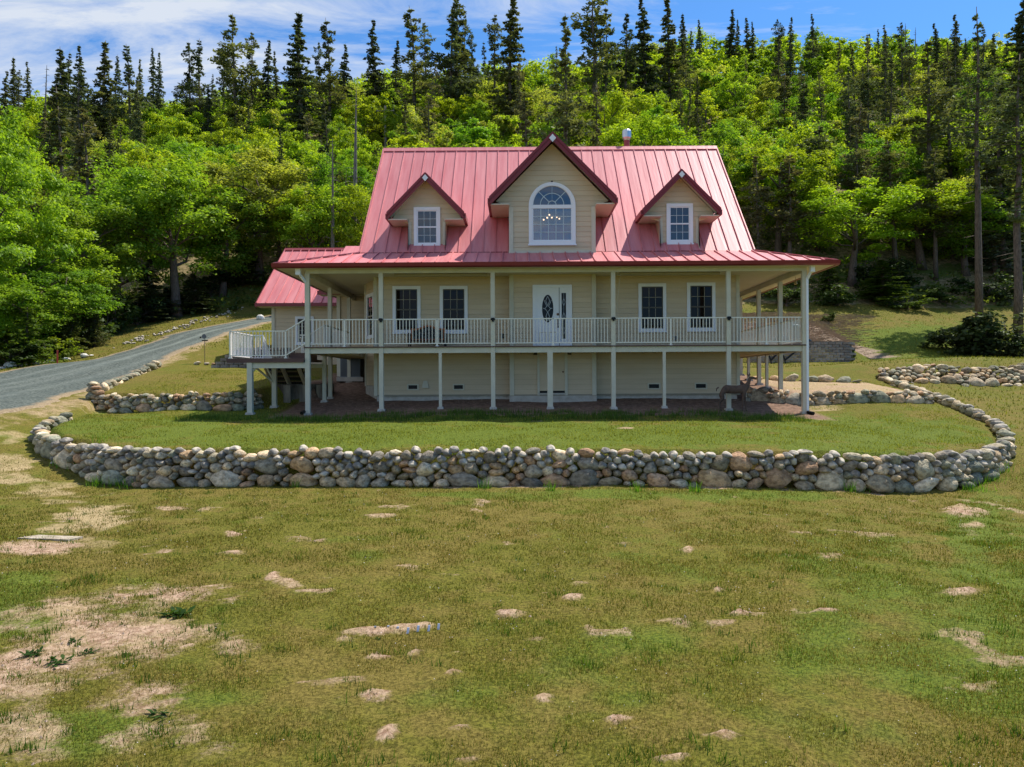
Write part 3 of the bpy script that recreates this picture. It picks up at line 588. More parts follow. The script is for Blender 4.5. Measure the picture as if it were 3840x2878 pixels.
mb = MB(); W0, W1, Z0, Z1 = AW[0]+.16, AW[1]-.16, AW[2]+.18, AZ-.10
for k in range(1, 5): x = W0+(W1-W0)*k/5; mb.box(x-.012, x+.012, y-.022, y-.0125, Z0, Z1)
for k in range(1, 4): zc = Z0+(Z1-Z0)*k/4; mb.box(W0, W1, y-.0225, y-.0127, zc-.012, zc+.012)
mb.build('muntin_grid', muntb, aw)
mb = MB().ring(ACX, AZ+.03, y-.0125, .13, .155, 0, math.pi, .01, 14).ring(ACX, AZ+.03, y-.0125, .40, .425, 0, math.pi, .01, 24)
for a in (45, 90, 135): mb.bar((ACX+.15*math.cos(R(a)), y-.0178, AZ+.03+.15*math.sin(R(a))), (ACX+IR*math.cos(R(a)), y-.0178, AZ+.03+IR*math.sin(R(a))), .009, .024)
mb.build('fan_muntin', muntb, aw)
hp('window_room', MB().add([(GXA+.1, GY0+.02, 4.7), (GXB-.1, GY0+.02, 4.7), (GXB-.1, GY0+1.3, 4.7), (GXA+.1, GY0+1.3, 4.7), (GXA+.1, GY0+.02, 7.3), (GXB-.1, GY0+.02, 7.3), (GXB-.1, GY0+1.3, 7.3), (GXA+.1, GY0+1.3, 7.3)], [(0,1,2,3), (4,5,6,7), (2,3,7,6), (0,3,7,4), (1,2,6,5)]), mat('room_wall', (.16, .13, .13), .9))
chn = empty('chandelier', (1.27, 27.95, 5.75), 'chandelier with small glowing bulbs seen through the arched window', 'chandelier')
mb = MB().tube([(0, 0, .1), (0, 0, 1.0)], .012, 6).tube([(0, 0, -.08), (0, 0, .12)], [.05, .02], 8)
BP = [(-.30, .0, .12), (-.17, .10, .21), (-.10, -.1, .27), (-.02, -.25, .14), (.17, .10, .23), (.26, -.05, .14)]
for p in BP: mb.tube([(0, 0, 0), (p[0]*.6, p[1]*.6, -.05), (p[0], p[1], p[2]-.05)], .008, 5)
mb.build('arm', blackm, chn)
for p in BP:
    b_ = bmesh.new(); bmesh.ops.create_uvsphere(b_, u_segments=8, v_segments=6, radius=.028); me_ = bpy.data.meshes.new('bulb'); b_.to_mesh(me_); b_.free(); me_.materials.append(bulbm); link('bulb', me_, chn, p)
# ---- front door
y = GY0-.02
door = hp('front_door', MB().box(.66, 1.47, y-.03, y, 1.29, 3.36), white, label='white front door with oval leaded glass')
ofr = MB(); n = 28; vs = []
for i in range(n):
    a = 2*math.pi*i/n; vs += [(1.075+.24*math.cos(a), y-.045, 2.62+.53*math.sin(a)), (1.075+.20*math.cos(a), y-.045, 2.62+.49*math.sin(a)), (1.075+.24*math.cos(a), y-.03, 2.62+.53*math.sin(a)), (1.075+.20*math.cos(a), y-.03, 2.62+.49*math.sin(a))]
fs = []
for i in range(n): j = (i+1) % n; fs += [(i*4, j*4, j*4+1, i*4+1), (i*4, i*4+2, j*4+2, j*4), (i*4+1, j*4+1, j*4+3, i*4+3)]
ofr.add(vs, fs).build('oval_frame', white, door)
MB().add([(1.075+.20*math.cos(2*math.pi*i/n), y-.034, 2.62+.49*math.sin(2*math.pi*i/n)) for i in range(n)], [tuple(range(n))]).build('oval_pane', glassd, door)
mb = MB(); yy = y-.042
def poly_bar(mb, pts, w=.014):
    for a, b in zip(pts[:-1], pts[1:]): mb.bar((a[0], yy, a[1]), (b[0], yy, b[1]), .008, w)
ox, oz = 1.075, 2.62
poly_bar(mb, [(ox, oz+.44), (ox+.07, oz+.28), (ox, oz+.1), (ox-.07, oz+.28), (ox, oz+.44)]); poly_bar(mb, [(ox, oz+.12), (ox+.10, oz), (ox, oz-.12), (ox-.10, oz), (ox, oz+.12)])
poly_bar(mb, [(ox, oz-.1), (ox+.06, oz-.28), (ox, oz-.44), (ox-.06, oz-.28), (ox, oz-.1)]); poly_bar(mb, [(ox-.17, oz+.02), (ox-.1, oz)]); poly_bar(mb, [(ox+.17, oz+.02), (ox+.1, oz)]); poly_bar(mb, [(ox-.13, oz+.3), (ox-.04, oz+.1)]); poly_bar(mb, [(ox+.13, oz+.3), (ox+.04, oz+.1)])
mb.build('leading', mat('lead_came', (.45, .45, .43), .4, .4), door)
for (a, b, c, d) in ((.78, 1.02, 1.42, 1.80), (1.12, 1.37, 1.42, 1.80)):
    MB().box(a, b, y-.04, y-.03, c, c+.02).box(a, b, y-.04, y-.03, d-.02, d).box(a, a+.02, y-.04, y-.03, c+.02, d-.02).box(b-.02, b, y-.04, y-.03, c+.02, d-.02).build('panel_moulding', trim, door)
MB().tube([(1.43, y-.03, 2.42), (1.43, y-.06, 2.42)], .045, 10).tube([(1.43, y-.05, 2.26), (1.43, y-.09, 2.2), (1.43, y-.09, 2.0), (1.43, y-.05, 1.95)], .017, 6).build('handle', mat('bronze', (.12, .06, .035), .35, .7), door)
sl_ = hp('side_light', MB().box(1.49, 1.56, y-.035, y, 1.29, 3.36).box(1.72, 1.80, y-.035, y, 1.29, 3.36).box(1.56, 1.72, y-.035, y, 1.29, 1.56).box(1.56, 1.72, y-.035, y, 3.17, 3.36), white)
MB().box(1.56, 1.72, y-.015, y-.005, 1.56, 3.17).build('pane', glassd, sl_)
mb = MB(); yy = y-.022
for zc in (1.85, 2.35, 2.85): poly_bar(mb, [(1.64, zc+.13), (1.69, zc), (1.64, zc-.13), (1.59, zc), (1.64, zc+.13)], .010)
poly_bar(mb, [(1.64, 1.58), (1.64, 3.16)], .008); mb.build('leading', MATS['lead_came'], sl_)
hp('door_frame', MB().box(.548, .66, y-.06, y, 1.25, 3.36).box(1.80, 1.924, y-.06, y, 1.25, 3.36).box(.548, 1.924, y-.06, y, 3.36, 3.456), white)
hp('door_sill', MB().box(.66, 1.80, y-.07, y, 1.25, 1.29), blackm)
# basement door under the deck
bd = hp('basement_door', MB().box(.78, 1.66, y-.02, y, -.26, 1.08), siding); MB().tube([(1.60, y-.02, .4), (1.60, y-.07, .4)], .03, 8).build('knob', MATS['bronze'], bd)
hp('door_frame', MB().box(.70, .78, y-.045, y, -.42, 1.08).box(1.66, 1.76, y-.045, y, -.42, 1.08).box(.66, 1.80, y-.045, y, 1.08, 1.21), trim)
hp('door_sill', MB().box(.78, 1.66, y-.05, y, -.34, -.27), blackm); hp('door_sill', MB().box(.74, 1.70, y-.06, y, -.40, -.34), concrete)
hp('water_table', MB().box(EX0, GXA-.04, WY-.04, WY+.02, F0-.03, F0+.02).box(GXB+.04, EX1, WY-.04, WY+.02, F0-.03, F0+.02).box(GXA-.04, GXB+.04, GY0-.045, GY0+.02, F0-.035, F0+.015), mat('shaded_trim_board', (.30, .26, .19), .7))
hp('dryer_vent', MB().hexa([(-3.42, WY-.10, -.15), (-3.16, WY-.10, -.15), (-3.16, WY-.02, -.15), (-3.42, WY-.02, -.15), (-3.36, WY-.05, .11), (-3.22, WY-.05, .11), (-3.22, WY-.02, .11), (-3.36, WY-.02, .11)]), trim)
hp('wall_outlet', MB().box(-.56, -.48, WY-.05, WY-.02, 1.62, 1.78), blackm); hp('wall_outlet', MB().box(5.62, 5.70, WY-.05, WY-.02, 1.50, 1.66), greym); hp('hose_bib', MB().tube([(-.15, WY-.02, 1.5), (-.15, WY-.1, 1.5)], .03, 6), blackm)
# ---- main roof: standing seam panels
RX0, RX1 = -5.56, 8.36; NP = 32; pw = (RX1-RX0)/NP
roof = hp('main_roof', MB().slab([(RX0+.01, BYR, BZR-.02), (RX1-.01, BYR, BZR-.02), (RX1-.01, RY, RZ-.02), (RX0+.01, RY, RZ-.02)], .10).slab([(RX1, 2*RY-BYR, BZR), (RX0, 2*RY-BYR, BZR), (RX0, RY, RZ), (RX1, RY, RZ)], .12), redroof)
nn = Vector((0, -SL, 1)).normalized()
def seam(mb, a, b, n_, w=.026, h=.036): a, b, n_ = Vector(a), Vector(b), Vector(n_); mb.bar(a+n_*h/2, b+n_*h/2, w, h, up=n_)
for i in range(NP):
    xa, xb = RX0+i*pw, RX0+(i+1)*pw; ja = random.uniform(-.004, .004)
    mb = MB().slab([(xa+.002, BYR-.03, BZR-.03*SL+ja), (xb-.002, BYR-.03, BZR-.03*SL+ja), (xb-.002, RY, RZ+ja), (xa+.002, RY, RZ+ja)], .015)
    seam(mb, (xa+.02, BYR-.03, BZR-.03*SL), (xa+.02, RY-.02, RZ-.02), nn)
    hp('roof_panel', mb, redroof, roof)
hp('ridge_cap', MB().slab([(RX0-.02, RY-.16, RZ-.10), (RX1+.02, RY-.16, RZ-.10), (RX1+.02, RY, RZ+.075), (RX0-.02, RY, RZ+.075)], .03).slab([(RX1+.02, RY+.16, RZ-.10), (RX0-.02, RY+.16, RZ-.10), (RX0-.02, RY, RZ+.075), (RX1+.02, RY, RZ+.075)], .03), redroof, roof)
for x in (RX0-.04, RX1): hp('rake_trim', MB().hexa([(x, BYR, BZR-.16), (x+.04, BYR, BZR-.16), (x+.04, RY, RZ-.16), (x, RY, RZ-.16), (x, BYR, BZR+.06), (x+.04, BYR, BZR+.06), (x+.04, RY, RZ+.06), (x, RY, RZ+.06)]), redroof, roof)
hp('roof_transition_flashing', MB().slab([(RX0, BYR-.09, BZR-.055), (RX1, BYR-.09, BZR-.055), (RX1, BYR+.02, BZR+.03), (RX0, BYR+.02, BZR+.03)], .02), redtrim, roof)
# ---- porch roof
EY, EZ = 25.42, 3.95; PL, PR = -7.95, 10.43; HL, HR = RX0, RX1; YB_L, YB_R = 34.3, 36.6
proof = hp('porch_roof', MB().slab([(PL, EY, EZ-.03), (PR, EY, EZ-.03), (HR, BYR, BZR-.04), (HL, BYR, BZR-.04)], .05), redroof)
npn = 42; w_ = (PR-PL)/npn; n2 = Vector((0, -(BZR-EZ), BYR-EY)).normalized()
def hipY(x):
    if x < HL: return EY+(x-PL)/(HL-PL)*(BYR-EY)
    if x > HR: return EY+(PR-x)/(PR-HR)*(BYR-EY)
    return BYR-.02
def pz(yy): return EZ+(yy-EY)/(BYR-EY)*(BZR-EZ)
for i in range(npn):
    xa, xb = PL+i*w_, PL+(i+1)*w_; ya, yb = hipY(xa), hipY(xb)
    quad = [(xa+.002, EY, EZ), (xb-.002, EY, EZ), (xb-.002, yb, pz(yb)), (xa+.002, ya, pz(ya))]
    if ya-EY < .01: quad = [quad[0], quad[1], quad[2]]
    if yb-EY < .01: quad = [quad[0], quad[1], quad[3]]
    mb = MB().slab(quad, .012)
    if ya-EY > .05: seam(mb, (xa+.02, EY, EZ), (xa+.02, ya, pz(ya)), n2, .028, .045)
    hp('roof_panel', mb, redroof, proof)
for (xe, xh, yb, sgn) in ((PL, HL, YB_L, -1), (PR, HR, YB_R, 1)):
    q = [(xe, yb, EZ), (xe, EY, EZ), (xh, BYR, BZR), (xh, yb, BZR)]
    if sgn > 0: q = q[::-1]
    mb = MB().slab(q, .04); n3 = Vector((sgn*(BZR-EZ), 0, abs(xe-xh))).normalized()
    k = EY+.45
    while k < yb-.1:
        t_ = min(1, (k-EY)/(BYR-EY)); seam(mb, (xe, k, EZ), (xe+(xh-xe)*t_, k, EZ+(BZR-EZ)*t_), n3, .028, .045); k += .43
    hp('side_roof_slope', mb, redroof, proof)
    hp('hip_cap', MB().bar((xe, EY, EZ+.03), (xh, BYR, BZR+.03), .16, .03), redroof, proof)
hp('front_gutter', MB().add([(PL-.05, EY-.13, 3.955), (PR+.05, EY-.13, 3.955), (PR+.05, EY-.10, 3.84), (PL-.05, EY-.10, 3.84), (PL-.05, EY, 3.955), (PR+.05, EY, 3.955), (PR+.05, EY, 3.80), (PL-.05, EY, 3.80)], [(0,1,2,3), (4,7,6,5), (0,4,5,1), (3,2,6,7), (0,3,7,4), (1,5,6,2)]), redtrim)
hp('side_gutter', MB().box(PL-.05, PL+.04, EY, YB_L, 3.80, 3.955), redtrim); hp('side_gutter', MB().box(PR-.04, PR+.05, EY, YB_R, 3.80, 3.955), redtrim)
hp('porch_ceiling', MB().box(PL+.04, PR-.04, EY, WY, 3.82, 3.86).box(PL+.04, EX0+.2, WY, YB_L, 3.82, 3.86).box(EX1-.1, PR-.04, WY, YB_R, 3.82, 3.86), ceilm)
hp('porch_beam', MB().box(-7.06, 9.62, 25.94, 26.06, 3.70, 3.82), trim); hp('porch_beam', MB().box(-7.06, -6.94, 26.06, YB_L, 3.60, 3.82), trim); hp('porch_beam', MB().box(9.50, 9.62, 26.06, YB_R, 3.64, 3.82), trim)
hp('downspout', MB().box(-7.30, -7.14, 25.62, 25.76, 3.62, 3.82).bar((-7.2, 25.74, 3.66), (-7.06, 25.95, 3.42), .07), white)
hp('downspout', MB().box(9.64, 9.78, 25.62, 25.76, 3.62, 3.82).bar((9.70, 25.74, 3.66), (9.62, 25.9, 3.42), .07).box(9.58, 9.65, 25.86, 25.925, -.95, 3.44), white)
hp('downspout_boot', MB().tube([(9.61, 25.86, -1.0), (9.70, 25.62, -1.03)], .06, 8), blackm); hp('downspout_boot', MB().tube([(-7.1, 25.86, -.9), (-7.13, 25.66, -.95)], .06, 8), blackm)
# ---- deck
hp('deck_floor', MB().box(-7.10, 9.66, 25.90, GY0-.08, 1.215, 1.25).box(-7.10, GXA-.05, GY0-.08, WY-.03, 1.215, 1.25).box(GXB+.05, 9.66, GY0-.08, WY-.03, 1.215, 1.25).box(-7.10, -5.9, WY-.03, 33.4, 1.215, 1.25).box(EX1+.03, 9.66, WY-.03, YB_R-.3, 1.215, 1.25), deckm)
hp('deck_beam', MB().box(-6.98, 9.5, 25.965, 26.035, 1.03, 1.213), trim)
hp('deck_beam', MB().box(-7.04, -6.98, 26.07, 33.3, 1.03, 1.213), trim); hp('deck_beam', MB().box(9.5, 9.58, 26.07, YB_R-.3, 1.03, 1.213), trim)
mb = MB(); k = -6.6
while k < 9.4: mb.box(k, k+.045, 26.04, GY0-.1, 1.06, 1.213); k += .42
k = 28.2
while k < 36: mb.box(EX1+.03, 9.49, k, k+.045, 1.06, 1.213); (mb.box(-6.97, -5.9, k, k+.045, 1.06, 1.213) if k < 33 else None); k += .42
o_ = hp('deck_joists', mb, siding)
def post(x, y_, ztop, w=.145, pad=.30, label=None):
    g = g1(x, y_)
    hp('post', MB().box(x-w/2, x+w/2, y_-w/2, y_+w/2, g+.06, ztop), trim, label=label)
    hp('post_footing', MB().hexa([(x-pad/2, y_-pad/2, g-.12), (x+pad/2, y_-pad/2, g-.12), (x+pad/2, y_+pad/2, g-.12), (x-pad/2, y_+pad/2, g-.12), (x-pad*.36, y_-pad*.36, g+.065), (x+pad*.36, y_-pad*.36, g+.065), (x+pad*.36, y_+pad*.36, g+.065), (x-pad*.36, y_+pad*.36, g+.065)]), concrete)
FX = [-7.0, -4.54, -.81, 3.2, 7.03, 9.55]
for x in FX: post(x, 26, 3.70, .155 if x in (-7.0, 9.55) else .14)
for x in (-2.57, 4.89): post(x, 26, 1.03, .10, .24)
post(1.09, 26, 1.03, .18, .30)
for yy in (28.35, 30.87, 33.4, 35.9): post(9.55, yy, 3.70, .14, .32)
for yy in (29.75, 32.1): post(9.50, yy, 1.03, .10, .34)
for yy in (29.1, 32.4): post(-7.0, yy, 3.70, .14, .30)
post(-6.98, 28.15, 1.03, .13, .30)
for x in (-4.54, -.81, 3.2, 7.03):
    hp('post_light', MB().box(x-.05, x+.05, 25.86, 25.925, 2.16, 2.19).box(x-.07, x+.07, 25.85, 25.925, 2.11, 2.165).box(x-.035, x+.035, 25.87, 25.925, 2.06, 2.11), blackm)
nbal = 0
bal_mesh = {}
def railing(a, b, z0=1.25, sub=True, mid=True, z0b=None, ends=False, pc=None, mt=None, parent=None):
    "rail bay from a to b (xy) on a floor at z0 (z0b at the other end)"
    global nbal
    z0b = z0 if z0b is None else z0b; mt = mt or railm
    ax, ay = a; bx, by = b; L = math.hypot(bx-ax, by-ay)
    mb = MB().bar((ax, ay, z0+.91), (bx, by, z0b+.91), .05, .035).bar((ax, ay, z0+.10), (bx, by, z0b+.10), .035, .03)
    r = hp('railing', mb, mt, parent)
    posts = ([.5] if mid else [])+([.0, 1.0] if ends else [])
    for f_ in posts:
        x, y_ = ax+(bx-ax)*f_, ay+(by-ay)*f_; zb = z0+(z0b-z0)*f_
        MB().box(x-.025, x+.025, y_-.025, y_+.025, zb, zb+.91).box(x-.05, x+.05, y_-.05, y_+.05, zb, zb+.03).build('rail_post', mt, r)
    n_ = max(2, int(round(L/.108))); all_ = MB()
    for k in range(1, n_):
        f_ = k/n_
        if mid and abs(f_-.5) < .4/n_: continue
        x, y_ = ax+(bx-ax)*f_, ay+(by-ay)*f_; zb = z0+(z0b-z0)*f_
        if sub and nbal < 292:
            if mt.name not in bal_mesh:
                q = MB().box(-.011, .011, -.011, .011, .10, .91); q0 = q.build('baluster', mt, r); bal_mesh[mt.name] = q0.data; q0.location = (x, y_, zb)
            else: link('baluster', bal_mesh[mt.name], r, (x, y_, zb))
            nbal += 1
        else: all_.box(x-.011, x+.011, y_-.011, y_+.011, zb+.10, zb+.91)
    if all_.v: tag(all_.build('balusters', mt, r), kind='stuff')
for a, b in zip(FX[:-1], FX[1:]): railing((a+.08, 26), (b-.08, 26), mid=True)
railing((9.55, 26.08), (9.55, 28.28), mid=True); railing((9.55, 28.42), (9.55, 30.8), mid=False); railing((9.55, 30.94), (9.55, 33.33), sub=False, mid=False); railing((9.55, 33.47), (9.55, 35.83), sub=False, mid=False)
railing((-7.0, 28.3), (-7.0, 29.03), mid=False, ends=True); railing((-7.0, 29.17), (-7.0, 32.33), mid=True, sub=False)
# roll-up sun shades under the porch beam
for (x0_, x1_) in ((-4.15, -1.0), (3.45, 6.85)):
    s_ = tag(MB().tube([(x0_, 26.35, 3.70), (x1_, 26.35, 3.70)], .045, 8).tube([(x0_+.2, 26.35, 3.70), (x0_+.2, 26.35, 3.82)], .008, 4).tube([(x1_-.2, 26.35, 3.70), (x1_-.2, 26.35, 3.82)], .008, 4).build('rolled_shade', mat('shade_cloth', (.36, .30, .19), .8)),
        'rolled up sun shade under the porch beam, '+('over the two windows left of the door' if x0_ < 0 else 'over the two windows right of the door'), 'sun shade', 'rolled sun shades')
    if x0_ > 0: MB().tube([(3.5, 26.35, 3.7), (3.42, 26.38, 3.0), (3.36, 26.3, 2.2)], .006, 4).build('pull_cord', trim, s_)
# ---- small and large dormers
def dormer(cx, yf, yw, RR, wh, za, ze, zb, window_dim=None, big=False, bclip=None):
    k = (za-ze)/RR; yr = BYR+(za-BZR)/SL; ye = BYR+(ze-BZR)/SL
    d = hp('dormer_roof', MB().slab([(cx-RR, yf, ze), (cx, yf, za), (cx, yr, za), (cx-RR, ye, ze)][::-1], .05).slab([(cx+RR, yf, ze), (cx+RR, ye, ze), (cx, yr, za), (cx, yf, za)][::-1], .05), redroof)
    n_ = Vector((-k, 0, 1)).normalized(); q = yf+.2
    mb = MB()
    while q < yr-.2:
        f0 = max(0, (q-ye)/(yr-ye)) if q > ye else 0
        for s_ in (-1, 1): seam(mb, (cx+s_*RR*(1-f0), q, ze+(za-ze)*f0), (cx, q, za), (s_*k, 0, 1), .03, .045)
        q += .42
    hp('seam_ribs', mb, redroof, d)
    fw = .27 if big else .23
    for s_ in (-1, 1):
        a, b = Vector((cx+s_*(RR+.02), yf-.03, ze)), Vector((cx, yf-.03, za+.02))
        mb = MB().hexa([(a.x, a.y, a.z-fw), (b.x, a.y, b.z-fw*1.02), (b.x, a.y+.05, b.z-fw*1.02), (a.x, a.y+.05, a.z-fw), (a.x, a.y, a.z-.02), (b.x, a.y, b.z-.02), (b.x, a.y+.05, b.z-.02), (a.x, a.y+.05, a.z-.02)])
        hp('rake_board', mb, redtrim, d)
        mb = MB().hexa([(a.x+s_*.03, a.y-.035, a.z-.11), (b.x, a.y-.035, b.z-.09), (b.x, a.y+.06, b.z-.09), (a.x+s_*.03, a.y+.06, a.z-.11), (a.x+s_*.03, a.y-.035, a.z+.02), (b.x, a.y-.035, b.z+.03), (b.x, a.y+.06, b.z+.03), (a.x+s_*.03, a.y+.06, a.z+.02)])
        hp('rake_cap', mb, redtrim, d)
        x0_ = cx+s_*RR
        hp('eave_gutter', MB().box(min(x0_, x0_+s_*.10), max(x0_, x0_+s_*.10), yf+.02, ye-.05, ze-.20, ze-.02), redtrim, d)
        xs = sorted((cx+s_*wh, x0_)); hp('eave_soffit', MB().box(xs[0], xs[1], yf+.03, ye+.05, ze-.24, ze-.205), ceilm, d)
        # boxed return closing the end of the eave
        hp('rake_soffit', MB().slab([(cx+s_*(RR-.02), yf+.02, ze-.07), (cx, yf+.02, za-.08), (cx, yw+.02, za-.08), (cx+s_*(RR-.02), yw+.02, ze-.07)], .015), ceilm, d)
    r_ = .12 if big else .105; zc = za-.18 if big else za-.155
    hp('apex_diamond', MB().add([(cx-r_, yf-.075, zc), (cx, yf-.075, zc-r_*1.15), (cx+r_, yf-.075, zc), (cx, yf-.075, zc+r_*1.15), (cx-r_, yf-.06, zc), (cx, yf-.06, zc-r_*1.15), (cx+r_, yf-.06, zc), (cx, yf-.06, zc+r_*1.15)], [(0,1,2,3), (4,7,6,5), (0,4,5,1), (1,5,6,2), (2,6,7,3), (3,7,4,0)]), white, d)
    if not big:
        w_ = hp('dormer_wall', MB().box(cx-wh+.02, cx+wh-.02, yw+.02, yw+.06, zb, ze).add([(cx-RR+.1, yw+.03, ze-.2), (cx+RR-.1, yw+.03, ze-.2), (cx, yw+.03, za-.15)], [(0, 1, 2)]), backing)
        def cl(z):
            if z < ze-.22: return (0, 2*wh)
            h = min(RR-.08, max(0, (za-.12-z)/k)); return (wh-h, wh+h)
        a, b, c_, d_ = window_dim
        siding_run(w_, (cx-wh, yw), (1, 0), 2*wh, zb, za-.14, [(a-cx+wh+.02, b-cx+wh-.02, c_+.02, d_-.02)], clip=cl)
        window(house, (a+b)/2, yw-.015, c_, d_, b-a, 3, 2, glassb, muntb, dark=False)
        for x in (cx-wh-.01, cx+wh-.10): hp('corner_board', MB().box(x, x+.11, yw-.045, yw+.08, zb-.02, ze-.25), trim)
        hp('skirt_board', MB().box(cx-wh-.02, cx+wh+.02, yw-.05, yw, zb-.06, zb+.05), trim)
        for s_ in (-1, 1):
            x = cx+s_*wh; xi = x-s_*.03
            hp('dormer_cheek', MB().add([(x, yw, zb-.1), (x, BYR+(zb-.1-BZR)/SL, zb-.1), (x, ye, ze), (x, yw, ze), (xi, yw, zb-.1), (xi, BYR+(zb-.1-BZR)/SL, zb-.1), (xi, ye, ze), (xi, yw, ze)], [(0,1,2,3), (7,6,5,4), (0,4,5,1), (1,5,6,2), (2,6,7,3), (3,7,4,0)]), siding)
dormer(-3.21, 27.42, 27.88, 1.32, .665, 7.40, 6.03, 4.82, (-3.678, -2.73, 4.90, 6.32))
dormer(5.80, 27.42, 27.88, 1.33, .69, 7.46, 6.10, 4.85, (5.344, 6.288, 4.95, 6.39))
dormer(CXG, 26.87, GY0, 2.15, 1.5, 8.62, 6.42, 4.6, big=True)
hp('stove_pipe', MB().tube([(4.69, 33.1, 9.6), (4.69, 33.1, 10.30)], .12, 12), redpipe)
pc_ = hp('pipe_cap', MB().tube([(4.69, 33.1, 10.28), (4.69, 33.1, 10.34), (4.69, 33.1, 10.40), (4.69, 33.1, 10.68), (4.69, 33.1, 10.74)], [.13, .15, .19, .19, .14], 14), steel)
# ---- rear wing beside the house
wing = hp('wing_wall', MB().box(-7.7, -5.2, 33.5, 40, -.3, 3.9), backing)
siding_run(wing, (-7.72, 33.48), (1, 0), 2.6, -.2, 3.88)
hp('corner_board', MB().box(-7.75, -7.60, 33.40, 33.5, -.3, 3.86), trim)
hp('wing_roof', MB().slab([(-8.35, 33.0, 3.98), (-5.3, 33.0, 3.98), (-5.3, 38, 6.75), (-8.35, 38, 6.75)], .1).slab([(-5.3, 43, 3.98), (-8.35, 43, 3.98), (-8.35, 38, 6.75), (-5.3, 38, 6.75)], .1), redroof)
hp('wing_gutter', MB().box(-8.45, -6.9, 32.88, 32.99, 3.80, 3.97), redtrim)
hp('wing_soffit', MB().box(-8.4, -5.3, 33.0, 33.6, 3.80, 3.83), ceilm)
# ---- stair landing at the left end of the deck
hp('landing_floor', MB().box(-9.68, -7.08, 25.86, 28.25, .80, .875).box(-9.66, -7.10, 25.85, 25.90, .735, .80), deckm)
hp('landing_beam', MB().box(-8.98, -7.08, 25.92, 25.99, .55, .735).box(-9.02, -8.95, 25.99, 28.1, .60, .735).box(-8.95, -7.04, 28.05, 28.11, .60, .735), trim)
post(-8.92, 25.95, .735, .17, .33); post(-8.72, 27.9, .60, .15, .33)
for a_, b_ in (((-8.72, 27.9, .1), (-9.0, 27.9, .62)), ((-8.72, 27.9, .05), (-9.2, 27.3, .62)), ((-8.9, 26.02, .42), (-8.7, 26.02, .6))): hp('knee_brace', MB().bar(a_, b_, .06), trim)
hp('deck_step', MB().box(-7.62, -7.10, 26.1, 27.6, .88, 1.06), deckm)
railing((-9.58, 25.93), (-7.72, 25.93), .875, mid=False, ends=True, mt=railm)
railing((-9.58, 25.98), (-9.58, 28.15), .875, mid=False, mt=white, ends=True)
railing((-9.58, 28.15), (-9.20, 28.15), .875, mid=False, mt=white, ends=True)
railing((-7.86, 28.15), (-7.55, 28.15), .875, sub=False, mid=False)
railing((-7.72, 25.93), (-7.06, 25.93), .875, sub=False, mid=False, z0b=1.27)
railing((-7.55, 28.15), (-7.0, 28.25), .875, sub=False, mid=False, z0b=1.25)
for xs_ in (-9.2, -7.86): railing((xs_, 28.2), (xs_, 29.35), .80, sub=False, mid=False, z0b=-.02, mt=white if xs_ < -9 else railm)
st = MB()
for x in (-9.12, -8.52, -7.93): st.bar((x, 28.12, .66), (x, 29.3, -.14), .05, .24)
hp('stair_stringers', st, siding)
for k in range(4): hp('stair_shade_board', MB().box(-9.18, -7.86, 28.53+k*.27, 28.555+k*.27, .50-k*.18, .63-k*.18), mat('painted_stair_shade', (.03, .022, .016), .8))  # added dark boards that paint in the shadow under the stairs
for k in range(4): hp('stair_tread', MB().box(-9.2, -7.84, 28.28+k*.27, 28.56+k*.27, .63-k*.18, .67-k*.18), deckm)
# ---- garage behind, to the left
gar = empty('garage', (-9.6, 40, .9), 'cream garage with a red metal roof standing behind the left end of the porch', 'garage')
IG = Matrix.Translation((9.6, -40, -.9))
def gp(name, mb, m, parent=None, label=None, smooth=False):
    o = mb.build(name, m, parent or gar, smooth)
    if (parent or gar) is gar: o.matrix_parent_inverse = IG
    if name in ('roof_panel', 'siding_board'): k_ = random.uniform(.94, 1.04); o.color = (k_, k_, k_, 1)
    return o
gw = gp('wall', MB().box(-11.6, -6.9, 37.03, 44.7, .4, 3.75), backing)
siding_run(gw, (-11.63, 37.0), (1, 0), 4.7, .62, 3.74, [(-10.53+11.63, -9.68+11.63, 1.93, 3.2)], pc=gp)
siding_run(gw, (-11.65, 45), (0, -1), 8.0, .62, 6.6, clip=lambda z: (max(0, (z-3.75)/.75), 8.0-max(0, (z-3.75)/.75)) if z < 6.7 else (0, 0), pc=gp, course=.36)
gp('corner_board', MB().box(-11.67, -11.52, 36.94, 37.02, .5, 3.74), trim)
window(gar, (-10.545-9.662)/2, 36.99, 1.9, 3.235, .883, 2, 3, pc=gp)
gr = gp('roof', MB().slab([(-12.2, 36.42, 3.82), (-6.8, 36.42, 3.82), (-6.8, 41, 7.12), (-12.2, 41, 7.12)], .12).slab([(-6.8, 45.58, 3.82), (-12.2, 45.58, 3.82), (-12.2, 41, 7.12), (-6.8, 41, 7.12)], .12), redroof)
ns = Vector((0, -3.3, 4.58)).normalized()
for k in range(12):
    xa = -12.2+k*.43; mb = MB().slab([(xa+.002, 36.40, 3.815), (xa+.428, 36.40, 3.815), (xa+.428, 41, 7.13), (xa+.002, 41, 7.13)], .012); seam(mb, (xa+.02, 36.4, 3.81), (xa+.02, 40.98, 7.12), ns, .03, .05); gp('roof_panel', mb, redroof, gr)
gp('ridge_cap', MB().slab([(-12.22, 40.8, 7.05), (-6.8, 40.8, 7.05), (-6.8, 41, 7.2), (-12.22, 41, 7.2)], .03), redtrim, gr)
gp('gutter', MB().box(-12.25, -6.9, 36.28, 36.41, 3.66, 3.81), redtrim); gp('soffit', MB().box(-12.2, -6.9, 36.42, 37.05, 3.66, 3.70), ceilm)
